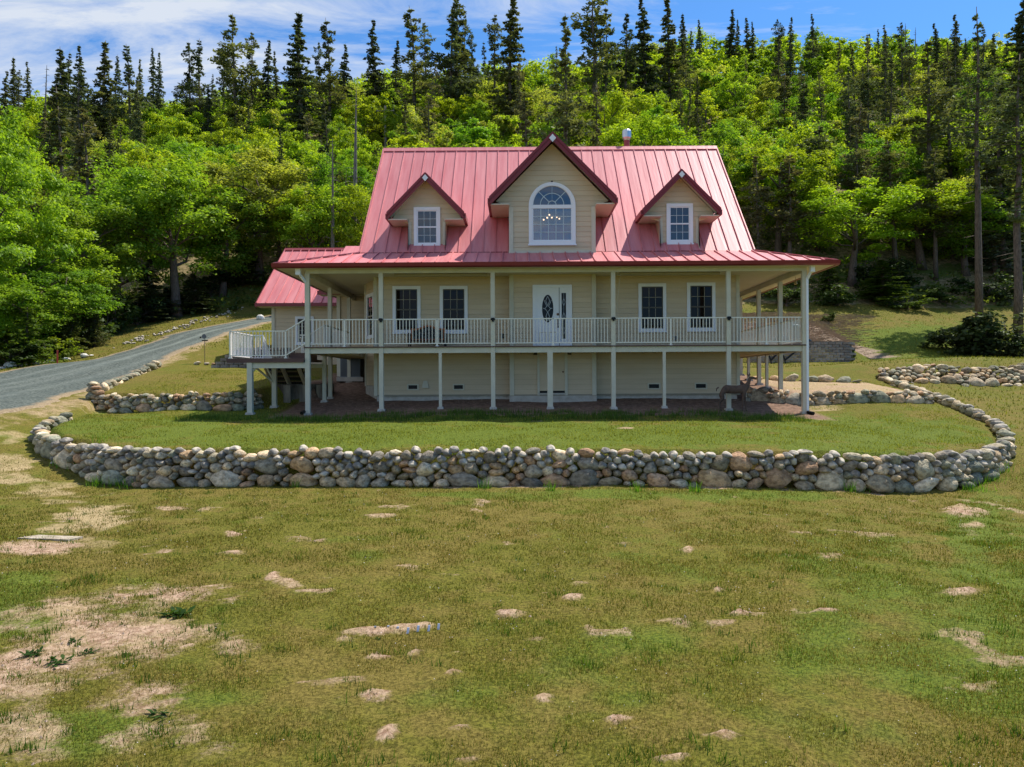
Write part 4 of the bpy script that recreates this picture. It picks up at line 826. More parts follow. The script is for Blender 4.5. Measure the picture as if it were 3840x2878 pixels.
gp('rake_trim', MB().hexa([(-12.25, 36.4, 3.62), (-12.2, 36.4, 3.62), (-12.2, 41, 6.92), (-12.25, 41, 6.92), (-12.25, 36.4, 3.84), (-12.2, 36.4, 3.84), (-12.2, 41, 7.16), (-12.25, 41, 7.16)]), redtrim)
gp('foundation', MB().box(-11.58, -6.9, 37.04, 44.6, .1, .62), concrete)
print('boards', nboards, 'balusters', nbal)
# ============================================================ stones
def stone_mesh(seed, angular=False):
    b = bmesh.new(); bmesh.ops.create_icosphere(b, subdivisions=3 if not angular else 2, radius=.5); off = Vector((seed*7.3, seed*3.1, seed*1.7))
    rnd = random.Random(seed); planes = [(Vector((rnd.uniform(-1, 1), rnd.uniform(-1, 1), rnd.uniform(-1, 1))).normalized(), rnd.uniform(.27, .42) if angular else rnd.uniform(.33, .46)) for _ in range(10 if angular else 8)]
    for v in b.verts:
        for n_, d_ in planes:
            k = v.co.dot(n_)
            if k > d_: v.co -= n_*(k-d_)*(.95 if angular else .75)
        v.co *= 1+.16*mnoise.noise(v.co*2.2+off)+.09*mnoise.noise(v.co*5+off)
    me_ = bpy.data.meshes.new('stone'); b.to_mesh(me_); b.free(); me_.materials.append(stonem)
    if not angular: me_.shade_smooth()
    else: me_.shade_smooth()
    return me_
SM = [stone_mesh(i) for i in range(12)]; SA = [stone_mesh(40+i, True) for i in range(6)]
PAL = {'river': [(.40,.34,.27), (.33,.30,.26), (.52,.43,.32), (.46,.31,.22), (.26,.25,.23), (.60,.50,.39), (.20,.185,.165), (.50,.36,.24), (.38,.25,.17), (.62,.56,.48), (.27,.24,.19), (.24,.22,.20)],
       'blue': [(.30,.32,.27), (.44,.40,.32), (.19,.205,.18), (.58,.50,.39), (.33,.31,.25), (.25,.26,.21), (.64,.58,.48), (.42,.33,.23)]}
def paint(o, pal, tw=None):
    c = random.choice(PAL[pal]); k = random.uniform(.72, 1.2); o.color = (c[0]*k*1.08, c[1]*k, c[2]*k*.86, 1)
def rock(parent, p, sx_, sy_, sz_, pal='river', yaw=None, ang=.2, roll=None, name='stone'):
    me_ = random.choice(SA if random.random() < ang else SM); o = link(name, me_, parent, p)
    o.rotation_euler = (random.uniform(-.18, .18), roll if roll is not None else random.uniform(-.25, .25), yaw if yaw is not None else random.uniform(0, 6.28))
    o.scale = (sx_, sy_, sz_); paint(o, pal); return o
def stone_wall(label, path, zb_fn, h_fn, wmin=.22, wmax=.50, cat='stone wall', depth=.36, batter=.22, palf=None, limit=300, flip=1, big=1.3, group=None, seedbump=0):
    "dry stacked wall: stones dropped into the lowest gap of a rising profile until it is full"
    pts = np.array(path, float); s = np.r_[0, np.cumsum(np.linalg.norm(np.diff(pts, axis=0), axis=1))]; L = s[-1]
    c = pts[len(pts)//2]; root = empty('stone_wall', (c[0], c[1], float(zb_fn(c[0], c[1]))), label, cat, group)
    ds = .025; n = int(L/ds)+1; S_ = np.arange(n)*ds; XY = np.stack([np.interp(S_, s, pts[:, k]) for k in (0, 1)], 1)
    k = 16; pad = np.pad(XY, ((k, k), (0, 0)), 'edge'); XY = np.stack([np.convolve(pad[:, q], np.ones(2*k+1)/(2*k+1), 'valid') for q in (0, 1)], 1)
    T_ = np.gradient(XY, axis=0); T_ /= np.linalg.norm(T_, axis=1)[:, None]+1e-9
    H = np.array([h_fn(x, y_, u/L) for (x, y_), u in zip(XY, S_)]); ZB = zb_fn(XY[:, 0], XY[:, 1]); prof = np.full(n, -.06)+rng.uniform(-.02, .02, n)
    out = []; guard = 0; top_ = H+rng.normal(0, .03, n)
    while guard < 4000:
        guard += 1; rem = np.where(prof < top_-.07, prof, 9); i = int(np.argmin(rem))
        if rem[i] > 8: break
        frac = max(0, prof[i])/max(.2, H[i]); sz = big*(1-frac)+.82*frac
        w = random.uniform(wmin, wmax)*sz
        if random.random() < .12: w *= .6
        hh = w*random.uniform(.46, .76); hh = min(hh, max(.10, H[i]-prof[i]+.08))
        # widen to the flat stretch round the low point
        a = i
        while a > 0 and prof[a-1] < prof[i]+.07 and (i-a)*ds < w: a -= 1
        b = i
        while b < n-1 and prof[b+1] < prof[i]+.07 and (b-i)*ds < w: b += 1
        gap = (b-a)*ds
        if gap < w: w = max(gap*1.12, .205); hh = min(hh, w*.8); ci = (a+b)//2
        else: ci = a+int(w/ds/2)
        ci = min(n-1, max(0, ci)); hw = max(1, int(w/ds/2)); a, b = max(0, ci-hw), min(n, ci+hw+1)
        base = float(np.percentile(prof[a:b], 55)); u = (np.arange(a, b)-ci)/hw
        prof[a:b] = np.maximum(prof[a:b]+.01, base+hh*(.5+.44*np.sqrt(np.clip(1-u**2, 0, 1))))
        out.append((ci, base+hh*.5, w, hh))
    out.sort(key=lambda r_: -r_[2]*r_[3]); extra = MB()
    rest = out[limit:]; made = 0
    for q, (ci, zc, w, hh) in enumerate(out):
        nx, ny = T_[ci][1]*flip, -T_[ci][0]*flip; off = -batter*zc+random.uniform(-.03, .04)
        p = (XY[ci][0]+nx*off, XY[ci][1]+ny*off, ZB[ci]+zc); yaw = math.atan2(T_[ci][1], T_[ci][0]); pal = palf(*p) if palf else 'river'
        if made < limit:
            rock(root, (p[0]-root.location.x, p[1]-root.location.y, p[2]-root.location.z), w*1.12, depth*random.uniform(.9, 1.2), hh*1.16, pal, yaw+random.uniform(-.15, .15), .38, random.uniform(-.22, .22)); made += 1
        else:
            me_ = SM[q % 12]; M_ = Matrix.Translation(Vector(p)-root.location) @ Matrix.Rotation(yaw, 4, 'Z') @ Matrix.Diagonal((w*1.12, depth, hh*1.16, 1))
            extra.add([M_ @ v.co for v in me_.vertices], [tuple(f.vertices) for f in me_.polygons])
    if extra.v:
        o = extra.build('stones', smallstone, root, True); tag(o, kind='stuff')
    # fill of earth and small stone behind the face
    return root, len(out)
def zlow(x, y):
    x, y = np.asarray(x, float), np.asarray(y, float); return fL(x, y)
def hmain(x, y, f):
    # the terrace edge stands this far over the ground outside
    z = float(fU(x, y)-fL(x, y)); return min(.88, max(.16, z-.05))
def palm(x, y, z): return 'blue' if (abs(x+.0) > 6.5 and random.random() < min(1, (abs(x)-6.5)/5)) else 'river'
# front face line a little outside the terrace edge
WF = np.array(WALL); tg = np.gradient(WF, axis=0); tg /= np.linalg.norm(tg, axis=1)[:, None]; WF = WF+np.stack([tg[:, 1], -tg[:, 0]], 1)*.16
r_, n_ = stone_wall('long dry stacked river stone wall curving round the front lawn of the house', WF[::1], zlow, hmain, palf=palm, wmin=.25, wmax=.56)
print('main wall stones', n_)
r_, n_ = stone_wall('low stone wall two courses high between the driveway and the stair landing', [(-15.3,27.75), (-14.9,27.2), (-13.6,26.95), (-11.5,26.92), (-9.8,27.0), (-9.1,27.9)], lambda x, y: fU(np.asarray(x, float), np.asarray(y, float))-.02, lambda x, y, f: .53, wmin=.30, wmax=.60, palf=lambda *a: random.choice(['river', 'blue'])); print(n_)
r_, n_ = stone_wall('thin row of pale stones edging the gravel driveway beside the upper grass', [(-15.0,28.0), (-15.6,30.5), (-16.2,33.2), (-16.7,36.2)], lambda x, y: gz(x, y), lambda x, y, f: .20, wmin=.35, wmax=.6, palf=lambda *a: 'blue', flip=-1); print(n_)
r_, n_ = stone_wall('row of rounded stones crossing the shade line at the right porch post', [(7.95,27.75), (9.3,27.55), (11.3,27.45), (13.2,27.4), (14.7,27.6)], lambda x, y: gz(x, np.asarray(y)-.35), lambda x, y, f: .46-.12*f, wmin=.34, wmax=.60, palf=lambda x, *a: 'river' if x < 11 else random.choice(['river', 'blue'])); print(n_)
r_, n_ = stone_wall('broad heap like wall of grey boulders at the right edge of the yard', [(15.3,33.2), (16.2,32.9), (18,32.8), (20,32.8), (22.5,32.7), (24.5,32.6)], lambda x, y: gz(x, np.asarray(y)-.3), lambda x, y, f: .45+.35*min(1, f*4), wmin=.30, wmax=.62, batter=1.1, depth=.5, palf=lambda *a: random.choice(['blue', 'blue', 'river'])); print(n_)
# single rocks of the row behind the right porch posts
for (px, py, w, h, lb, pal, an) in ((2905,1432,36,16,'brown rounded rock behind the third post of the right porch side', 'river', 0), (2968,1436,50,26,'dark green grey angular boulder just left of the right corner post', 'blue', 1), (3045,1448,44,20,'grey rock touching the right side of the corner post in the back row', 'blue', 1),
                                (3095,1441,62,24,'flat topped tan boulder in the back row right of the corner post', 'river', 1), (3165,1446,54,20,'cracked dark slab of rock at the right end of the back row', 'blue', 1), (3010,1444,22,10,'small pale rock between two boulders of the back row', 'river', 0), (2840,1436,30,10,'low flat rock behind the porch posts at the house corner', 'river', 0), (3210,1440,36,8,'thin flat rock leading to the boulder heap', 'blue', 1)):
    Y = 32.6; p = P(px, py, Y); g = g1(p[0], Y)
    o = rock(None, (p[0], Y, g+h/2922*Y*.35), w/2922*Y*1.25, .55, h/2922*Y*1.6, pal, random.uniform(-.2, .2), an, 0, 'boulder'); tag(o, lb, 'rock', 'rocks behind the right porch')
# white rocks along the outer edge of the driveway
for (zx, zy, w, h, lb) in ((85,815,95,50,'large pale boulder nearest the left picture edge beside the driveway'), (180,800,80,50,'rounded greenish boulder second along the driveway edge'), (300,795,62,35,'pale oval rock third along the driveway edge'), (362,802,44,16,'small flat rock between two pale rocks by the driveway'), (420,798,56,28,'pale low rock just left of the red stake'), (550,780,70,26,'white flat rock just right of the red stake'),
                           (700,758,74,30,'pale long rock farther up the driveway edge'), (760,758,28,14,'tiny pale rock beside the long one up the driveway'), (20,850,50,18,'low pale stone at the very edge of the gravel')):
    px, py = zx*.4521, 1000+zy*.4521; Y = 39.5+zx*.006; p = P(px, py, Y); g = g1(p[0], Y)
    o = rock(None, (p[0], Y, g+h*.4521/2922*Y*.5), w*.4521/2922*Y*1.1, .5, h*.4521/2922*Y*1.35, 'blue', random.uniform(-.3, .3), .3, 0, 'boulder'); o.color = (.62, .60, .55, 1); tag(o, lb, 'rock', 'rocks along the driveway')
p = P(2160*.4521, 1000+390*.4521, 56); o = rock(None, (p[0], 56, g1(p[0], 56)+.12), .7, .5, .5, 'river', .3, 1, 0, 'boulder'); o.color = (.8, .77, .72, 1); tag(o, 'bright white boulder on the bank beside the garage roof edge', 'rock')
# ribbon of broken rock on the bank above the driveway
rb = MB(); path = [P(455,1312,47), P(500,1298,48.5), P(560,1278,50), P(610,1262,51), P(680,1238,53.5), P(745,1216,56), P(830,1196,58.5), P(900,1180,61)]
pt = np.array([[p[0], p[1]] for p in path]); 
for k in range(125):
    u = random.random()*(len(pt)-1); i = int(u); q = pt[i]*(1-u+i)+pt[i+1]*(u-i); q = q+np.array([random.gauss(0, .35), random.gauss(0, .45)]); g = g1(*q); s_ = random.uniform(.10, .32)
    me_ = SA[k % 6]; M_ = Matrix.Translation((q[0], q[1], g+s_*.2)) @ Matrix.Rotation(random.uniform(0, 6), 4, 'Z') @ Matrix.Diagonal((s_, s_*.8, s_*.6, 1)); rb.add([M_ @ v.co for v in me_.vertices], [tuple(f.vertices) for f in me_.polygons])
o = rb.build('broken_rock', stonem, None, True); o.color = (.42, .37, .30, 1); tag(o, 'ribbon of small broken rock along the grassy bank above the driveway', None, None, 'stuff')
# pebbles and clods on bare soil, gravel bits
pb_ = MB()
cand = np.argwhere((bare > .45) & (GY < 28) & (np.abs(GX) < 16)); 
for k in range(900):
    j, i = cand[rng.integers(len(cand))]; x, y_ = GX[j, i]+random.uniform(-.06, .06), GY[j, i]+random.uniform(-.05, .05); s_ = random.choice([.008, .010, .014, .018, .024]); g = g1(x, y_)
    q = [Vector((random.uniform(.6, 1), 0, 0)), Vector((0, random.uniform(.6, 1), 0)), Vector((-random.uniform(.6, 1), 0, 0)), Vector((0, -random.uniform(.6, 1), 0))]
    rz_ = random.random()*6; rt = Matrix.Rotation(rz_, 3, 'Z'); vs = [rt @ (v*s_)+Vector((x, y_, g)) for v in q]+[Vector((x, y_, g+s_*.8))]
    pb_.add(vs, [(0, 1, 4), (1, 2, 4), (2, 3, 4), (3, 0, 4)])
o = pb_.build('pebbles', mat('pebble_clay', (.46, .33, .23), .9, c2=(.30, .22, .16), scale=20, gen='World'), None); tag(o, 'loose pebbles and clods on the bare soil', None, None, 'stuff')

# ============================================================ block retaining walls
def block_wall(label, o_xy, rows, course=.155, bl=.42, group=None):
    "rows: list of (list of start points (x,y), direction, count, z)"
    root = empty('block_wall', (o_xy[0], o_xy[1], rows[0][3]), label, 'retaining wall', group); proto = {}
    for (st_, d_, cnt, z) in rows:
        for k in range(cnt):
            x, y_ = st_[0]+d_[0]*bl*k, st_[1]+d_[1]*bl*k
            if 'a' not in proto:
                b = MB().add([(.014, .0, .008), (bl-.014, .0, .008), (bl-.03, .26, .004), (.03, .26, .004), (.014, .0, course-.012), (bl-.014, .0, course-.012), (bl-.03, .26, course-.006), (.03, .26, course-.006),
                              (bl*.28, -.045, .01), (bl*.72, -.045, .01), (bl*.28, -.045, course-.012), (bl*.72, -.045, course-.012)],
                             [(3, 2, 6, 7), (1, 2, 6, 5), (0, 4, 7, 3), (4, 10, 11, 5, 6, 7), (0, 3, 2, 1, 9, 8), (0, 8, 10, 4), (8, 9, 11, 10), (9, 1, 5, 11)])
                ob = b.build('block', blockm, root); proto['a'] = ob.data
            else: ob = link('block', proto['a'], root)
            ob.location = (x-root.location.x, y_-root.location.y, z-root.location.z); ob.rotation_euler = (0, 0, math.atan2(d_[1], d_[0])+random.uniform(-.02, .02))
            k_ = random.uniform(.62, 1.3); ob.color = (k_, k_*.98, k_*.96, 1)
    return root
rows = []
for r in range(8):
    z = 1.08+r*.155; bk = .045*r; x0_ = 13.2+(.21 if r % 2 else 0); cnt = 14; rows.append(((x0_, BY+bk), (1, 0), cnt, z)); xe = x0_+cnt*.42
    a = R(38); rows.append(((xe-.02, BY+bk+.02), (math.cos(a), math.sin(a)), 1, z)); xe2, ye2 = xe+.42*math.cos(a), BY+bk+.42*math.sin(a)
    rows.append(((xe2, ye2), (math.cos(R(66)), math.sin(R(66))), 4, z))
bw_ = block_wall('grey concrete block retaining wall holding the mulch bank at the right', (13.2, BY), rows)
o = MB().box(13.1, 19.0, BY+.36, BY+.75, 2.30, 2.36).build('cap', mat('cap_soil', (.12, .10, .08), .95), bw_); o.matrix_parent_inverse = Matrix.Translation(-bw_.location)
rows = []
for r in range(7):   # stepped ends at the left of the garage
    z = .60+r*.155; x0_ = -14.1+max(0, r)*.21; cnt = max(2, int((-10.0-x0_)/.42)); rows.append(((x0_, 35.2), (1, 0), cnt, z))
block_wall('stepped grey block wall beside the landing, below the driveway', (-13, 35.2), rows)
# earth behind the stepped wall
# rounded steel window wells standing on the block wall
for (px, lb) in ((2926, 'shorter rounded corrugated steel panel on the block wall, left of its twin'), (2984, 'taller rounded corrugated steel panel on the block wall, right of its twin')):
    Y = 45.6; p = P(px, 1300, Y); rr = 29/2922*Y*1.02; zt = (2.75 if px < 2950 else 3.35); vs = []; fs = []; n = 26
    for i in range(n+1):
        u = -1+2*i/n; x = p[0]+rr*u; y_ = Y+.04*math.sin(i*math.pi); ztop = zt-rr+rr*math.sqrt(max(0, 1-u*u)); y_ = Y+(.03 if i % 2 else -.03)
        vs += [(x, y_, 2.2), (x, y_, ztop), (x, y_+.03, 2.2), (x, y_+.03, ztop)]
    for i in range(n): a = i*4; fs += [(a, a+4, a+5, a+1), (a+2, a+3, a+7, a+6), (a+1, a+5, a+7, a+3)]
    w = empty('steel_panel', (p[0], Y, 2.3), lb, 'steel panel', 'rounded steel panels'); ob = MB().add(vs, fs).build('corrugated_sheet', greym, w); ob.matrix_parent_inverse = Matrix.Translation(-w.location)
    arc = [(p[0]+rr*math.cos(a), Y+.015, zt-rr+rr*math.sin(a)) for a in np.linspace(0, math.pi, 20)]; ob = MB().tube(arc, .035, 6).build('rim', steel, w); ob.matrix_parent_inverse = Matrix.Translation(-w.location)
tp = MB(); 
for k in range(5): tp.tube([(19.0-.35*k-.0, 45.55+.03*k, 2.36), (18.7-.35*k, 45.5, 2.56-.02*k), (18.45-.35*k, 45.6, 2.38)], [.10, .14, .06], 7)
o = tp.build('tarp', tarpm, None, True); tag(o, 'crumpled black tarp lying on the block wall beside the corner post', 'tarp')
o.location = (-1.9, 0, 0)
for (xa, za, xb, zb_, lb) in ((2890, 1352, 2915, 1325, 'left one of two black metal props leaning on the block wall'), (2943, 1351, 2980, 1321, 'right one of two black metal props leaning on the block wall')):
    a, b = P(xa, za, 44.6), P(xb, zb_, 44.9); b2 = a+(b-a)*1.5; c_ = a+np.array([-.1, 0, .28])
    o = MB().bar(a, b2, .09).bar(a, c_, .07).bar(a, (a[0]+.05, a[1], g1(a[0], a[1])-.05), .06).build('metal_prop', blackm); tag(o, lb, 'metal prop', 'black metal props')

# ============================================================ things round the house
# concrete walls under the stairs (round cast block holding the upper grass)
n = 22; vs = []; fs = []; cxr, cyr, rr = -8.36, 30.05, 1.2
for i in range(n):
    a = 2*math.pi*i/n; k = 1+.02*math.sin(i*2.1); vs += [(cxr+rr*1.0*k*math.cos(a), cyr+rr*k*math.sin(a), -1.1), (cxr+rr*1.02*k*math.cos(a), cyr+rr*k*math.sin(a), .02)]
for i in range(n): j = (i+1) % n; fs.append((i*2, j*2, j*2+1, i*2+1))
fs.append(tuple(i*2+1 for i in range(n)))
o = MB().add([(v[0]-cxr, v[1]-cyr, v[2]) for v in vs], fs).build('concrete_tank', darkconc, None, False, (cxr, cyr, 0)); tag(o, 'dark weather stained round concrete wall under the landing stairs', 'concrete wall')
for i in range(5):
    a = R(200+i*28); pass
rb_ = MB()
for a in (205, 232, 262, 290, 318): rb_.box(cxr+rr*math.cos(R(a))-.13-cxr, cxr+rr*math.cos(R(a))+.13-cxr, rr*math.sin(R(a))-.10, rr*math.sin(R(a))+.1, -1.05, -.02)
for k in range(0, len(rb_.v), 8): pass
fz = rb_.v; fx = [rb_.f[i:i+6] for i in range(0, len(rb_.f), 6)]
for q in range(5): MB().add(fz[q*8:q*8+8], [tuple(i-q*8 for i in f) for f in fx[q]]).build('buttress', mat('stained_concrete', (.36, .30, .22), .9, c2=(.16, .13, .10), scale=2, gen='World', stretch=(2, 1, .4)), o)
# concrete walk slabs left of the landing
for (pl, pr_, Y0, Y1, z, lb) in ((832, 960, 31.0, 33.2, .36, 'upper pale concrete walk slab left of the stair landing'), (838, 985, 30.2, 31.0, .16, 'lower pale concrete step slab left of the stair landing')):
    xa, xb = P(pl, 1400, Y0)[0], P(pr_, 1400, Y0)[0]
    o = MB().add([(xa+.6, Y0, z-.16), (xb, Y0, z-.16), (xb, Y1, z-.16), (xa, Y1, z-.16), (xa+.1, Y0+.15, z-.16), (xa+.6, Y0, z), (xb, Y0, z), (xb, Y1, z), (xa, Y1, z), (xa+.1, Y0+.15, z)],
                 [(0, 1, 6, 5), (1, 2, 7, 6), (2, 3, 8, 7), (3, 4, 9, 8), (4, 0, 5, 9), (5, 6, 7, 8, 9)]).build('concrete_slab', concrete); tag(o, lb, 'concrete slab', 'concrete walk slabs')
o = MB().box(-8.9, -8.2, 29.4, 29.9, -.1, .05)
# air conditioners
def ac(x, y_, lb):
    g = g1(x, y_); r = empty('air_conditioner', (x, y_, g), lb, 'air conditioner', 'air conditioners'); c_ = mat('condenser_grey', (.20, .21, .23), .5, .3)
    for s_ in (0,): MB().box(-.42, .42, -.42, .42, .12, 1.0).build('casing', c_, r)
    mb = MB()
    for k in range(17): mb.box(-.40+k*.05, -.385+k*.05, -.445, -.422, .16, .96)
    tag(mb.build('grille', greym, r), kind='stuff'); MB().box(-.44, .44, -.44, .44, 1.0, 1.05).build('lid', c_, r); MB().box(-.55, .55, -.55, .55, -.05, .12).build('base_pad', concrete, r)
ac(-6.95, 34.6 if False else 33.0-.2, 'grey air conditioner under the left side of the deck'); ac(10.3-.25, 37.2, 'grey air conditioner behind the house corner, seen under the right deck')
# whirligig on a pole
p = P(768, 1348, 37.0); g = g1(p[0], 37); r = empty('garden_whirligig', (p[0], 37, g), 'garden whirligig with a round disc on a thin pole beside the driveway', 'garden ornament')
MB().tube([(0, 0, 0), (0, 0, 1.12)], .014, 6).build('pole', bark, r)
MB().tube([(-.02, -.03, 1.28), (-.02, .0, 1.28)], .11, 16).build('disc', greym, r); MB().tube([(0, 0, 1.10), (.0, 0, 1.4)], .01, 5).tube([(-.22, 0, 1.24), (.2, 0, 1.24)], .008, 5).build('cross_arm', blackm, r)
MB().tube([(-.22, 0, 1.24), (-.16, 0, 1.24)], [.05, .02], 8).build('cup', blackm, r); MB().tube([(.16, 0, 1.24), (.2, 0, 1.24)], [.02, .035], 8).build('cup', steel, r); MB().box(-.12, .14, -.05, .05, 1.06, 1.11).build('bracket', blackm, r)
p = P(748, 1350, 36.6)
for (dx, w, h, lb) in ((0, .42, .2, 'flat dark block stone at the foot of the whirligig pole'), (.42, .3, .16, 'pale tilted rock right of the block stone by the pole'), (.75, .28, .14, 'small brown rock at the foot of the stepped block wall')):
    x = p[0]+dx; o = rock(None, (x, 36.4, g1(x, 36.4)+h*.4), w, .3, h, 'river', .1, 1, 0, 'rock'); tag(o, lb, 'rock', 'rocks below the whirligig')
p = P(475*.4521, 1352, 39.8); g = g1(p[0], 39.8); o = MB().box(-.035, .035, -.02, .02, 0, .72).box(-.037, .037, -.022, .022, .66, .71).build('marker_stake', stakem, None, False, (p[0], 39.8, g)); tag(o, 'short dark red marker stake between pale rocks at the driveway edge', 'stake')
# bench on the deck
b = empty('bench', (-3.13, 27.35, 1.25), 'wooden bench with curved top rail and dark patterned back on the porch', 'bench')
arc = [(x, 0.02, .66+.13*math.exp(-(x/.26)**2)) for x in np.linspace(-.56, .56, 17)]
mb = MB()
for a, c_ in zip(arc[:-1], arc[1:]): mb.bar(a, c_, .045, .06)
mb.build('top_rail', wood, b); MB().box(-.60, -.54, -.01, .05, .28, .70).build('back_post', wood, b); MB().box(.54, .60, -.01, .05, .28, .70).build('back_post', wood, b); MB().box(-.54, .54, 0, .045, .26, .33).build('lower_rail', wood, b)
vs = []; fs = []
for i, x in enumerate(np.linspace(-.54, .54, 17)): vs += [(x, .01, .33), (x, .01, .635+.13*math.exp(-(x/.26)**2)), (x, .035, .33), (x, .035, .635+.13*math.exp(-(x/.26)**2))]
for i in range(16): a = i*4; fs += [(a, a+4, a+5, a+1), (a+2, a+3, a+7, a+6), (a+1, a+5, a+7, a+3), (a, a+2, a+6, a+4)]
MB().add(vs, fs).build('back_panel', fabric, b); MB().box(-.60, .60, -.42, -.02, .24, .28).build('seat', mat('dark_seat', (.06, .02, .012), .5), b)
for x in (-.64, .60):
    MB().box(x, x+.04, -.44, -.40, 0, .52).build('leg', blackm, b); MB().box(x, x+.04, .02, .06, 0, .48).build('leg', blackm, b); MB().box(x, x+.04, -.44, .06, .49, .52).build('armrest', blackm, b)
# wind bell hanging from the right eave
p = P(3001, 1034, 27.0); o = MB().tube([(0, 0, .16), (0, 0, .04), (0, 0, 0), (0, 0, -.10), (0, 0, -.12)], [.005, .008, .05, .07, .02], 10).build('hanging_lantern', mat('brass_lantern', (.28, .22, .10), .5, .4), None, False, (9.95, 27.9, 3.60)); tag(o, 'small brass lantern hanging under the right porch eave', 'lantern')
MB().tube([(0, 0, .14), (0, 0, .24)], .006, 5).build('hook', blackm, o)
# concrete slab in the lawn at the left
d = P(168, 2022, 1.0); Yl = 11.6
for _ in range(14): Yl = .5*Yl+.5*(g1(d[0]*Yl, Yl)/d[2])
p = (d[0]*Yl, Yl); g = g1(p[0], Yl)
o = MB().add([(-.52, -.16, -.12), (.60, -.17, -.12), (.70, .28, -.12), (-.30, .30, -.12), (-.52, -.16, .05), (.60, -.17, .055), (.70, .28, .05), (-.30, .30, .05)], [(0,3,2,1), (4,5,6,7), (0,1,5,4), (1,2,6,5), (2,3,7,6), (3,0,4,7)]).build('concrete_slab', mat('pale_concrete', (.50, .43, .33), .9, c2=(.30, .24, .17), scale=6, bump=.4), None, False, (p[0], Yl, g+.02)); o.scale = (.74, .6, .8); o.location.z -= .035; o.rotation_euler = (0, .03, -.04); tag(o, 'pale concrete slab edge half buried in the lawn at the left', 'concrete slab')
# little pale stakes in the bare strip of the lawn
for k, (zx, zy) in enumerate(((900,360), (1118,350), (1278,365), (1452,385), (1620,350), (1800,345), (1960,320))):
    px, py = 1200+zx*.226, 2280+(zy+45)*.226; d = P(px, py, 1.0); Y = 2.52/-d[2]; g = 0
    for _ in range(6): g = g1(d[0]*Y, Y); Y = g/d[2]
    lb = ['leftmost of the small pale stakes in the bare strip of lawn', 'second small pale stake from the left in the bare strip', 'third small pale stake from the left in the bare strip', 'middle one of the small pale stakes, the longest', 'fifth small pale stake, just right of the longest', 'faint sixth pale stake near the right end of the row', 'rightmost of the small pale stakes in the bare strip'][k]
    o = MB().add([(-.012, -.004, 0), (.012, -.004, 0), (.012, .006, 0), (-.012, .006, 0), (-.006, .02, .055), (.018, .02, .055), (.018, .028, .055), (-.006, .028, .055)], [(0,3,2,1), (4,5,6,7), (0,1,5,4), (1,2,6,5), (2,3,7,6), (3,0,4,7)]).build('small_stake', paleblue, None, False, (d[0]*Y, Y, g)); tag(o, lb, 'stake', 'pale stakes in the lawn')
# utility pole and wires on the hill
p = P(1445, 478, 112); x, y_ = p[0], 112.0; g = g1(x, y_); zt = P(1444, 398, 112)[2]
up = empty('utility_pole', (x, y_, g), 'tall wooden utility pole with cross arm high on the forested hill', 'utility pole')
MB().tube([(0, 0, 0), (0, 0, zt-g)], [.26, .16], 8).build('pole', mat('weathered_pole', (.34, .27, .20), .9), up); MB().bar((-1.3, 0, zt-g-.7), (1.3, .0, zt-g-.7), .14).build('cross_arm', MATS['weathered_pole'], up)
for xs_ in (-1.2, 1.2): MB().tube([(xs_, 0, zt-g-.63), (xs_, 0, zt-g-.3)], .06, 6).build('insulator', greym, up)
for k, (dz_, lb) in enumerate(((-.35, 'upper power line running from the pole across the hillside'), (-1.0, 'lower power line running from the pole across the hillside'))):
    a = np.array([x-1.2+k*2.4, y_, zt+dz_]); b_ = P(1060, 385, 125) if k == 0 else P(1750, 460, 90); pts_ = []
    for u in np.linspace(0, 1, 14): q = a*(1-u)+b_*u; q[2] -= 4*u*(1-u)*1.2; pts_.append(tuple(q))
    o = MB().tube(pts_, .022, 4).build('power_line', greym); tag(o, lb, 'power line', 'power lines')

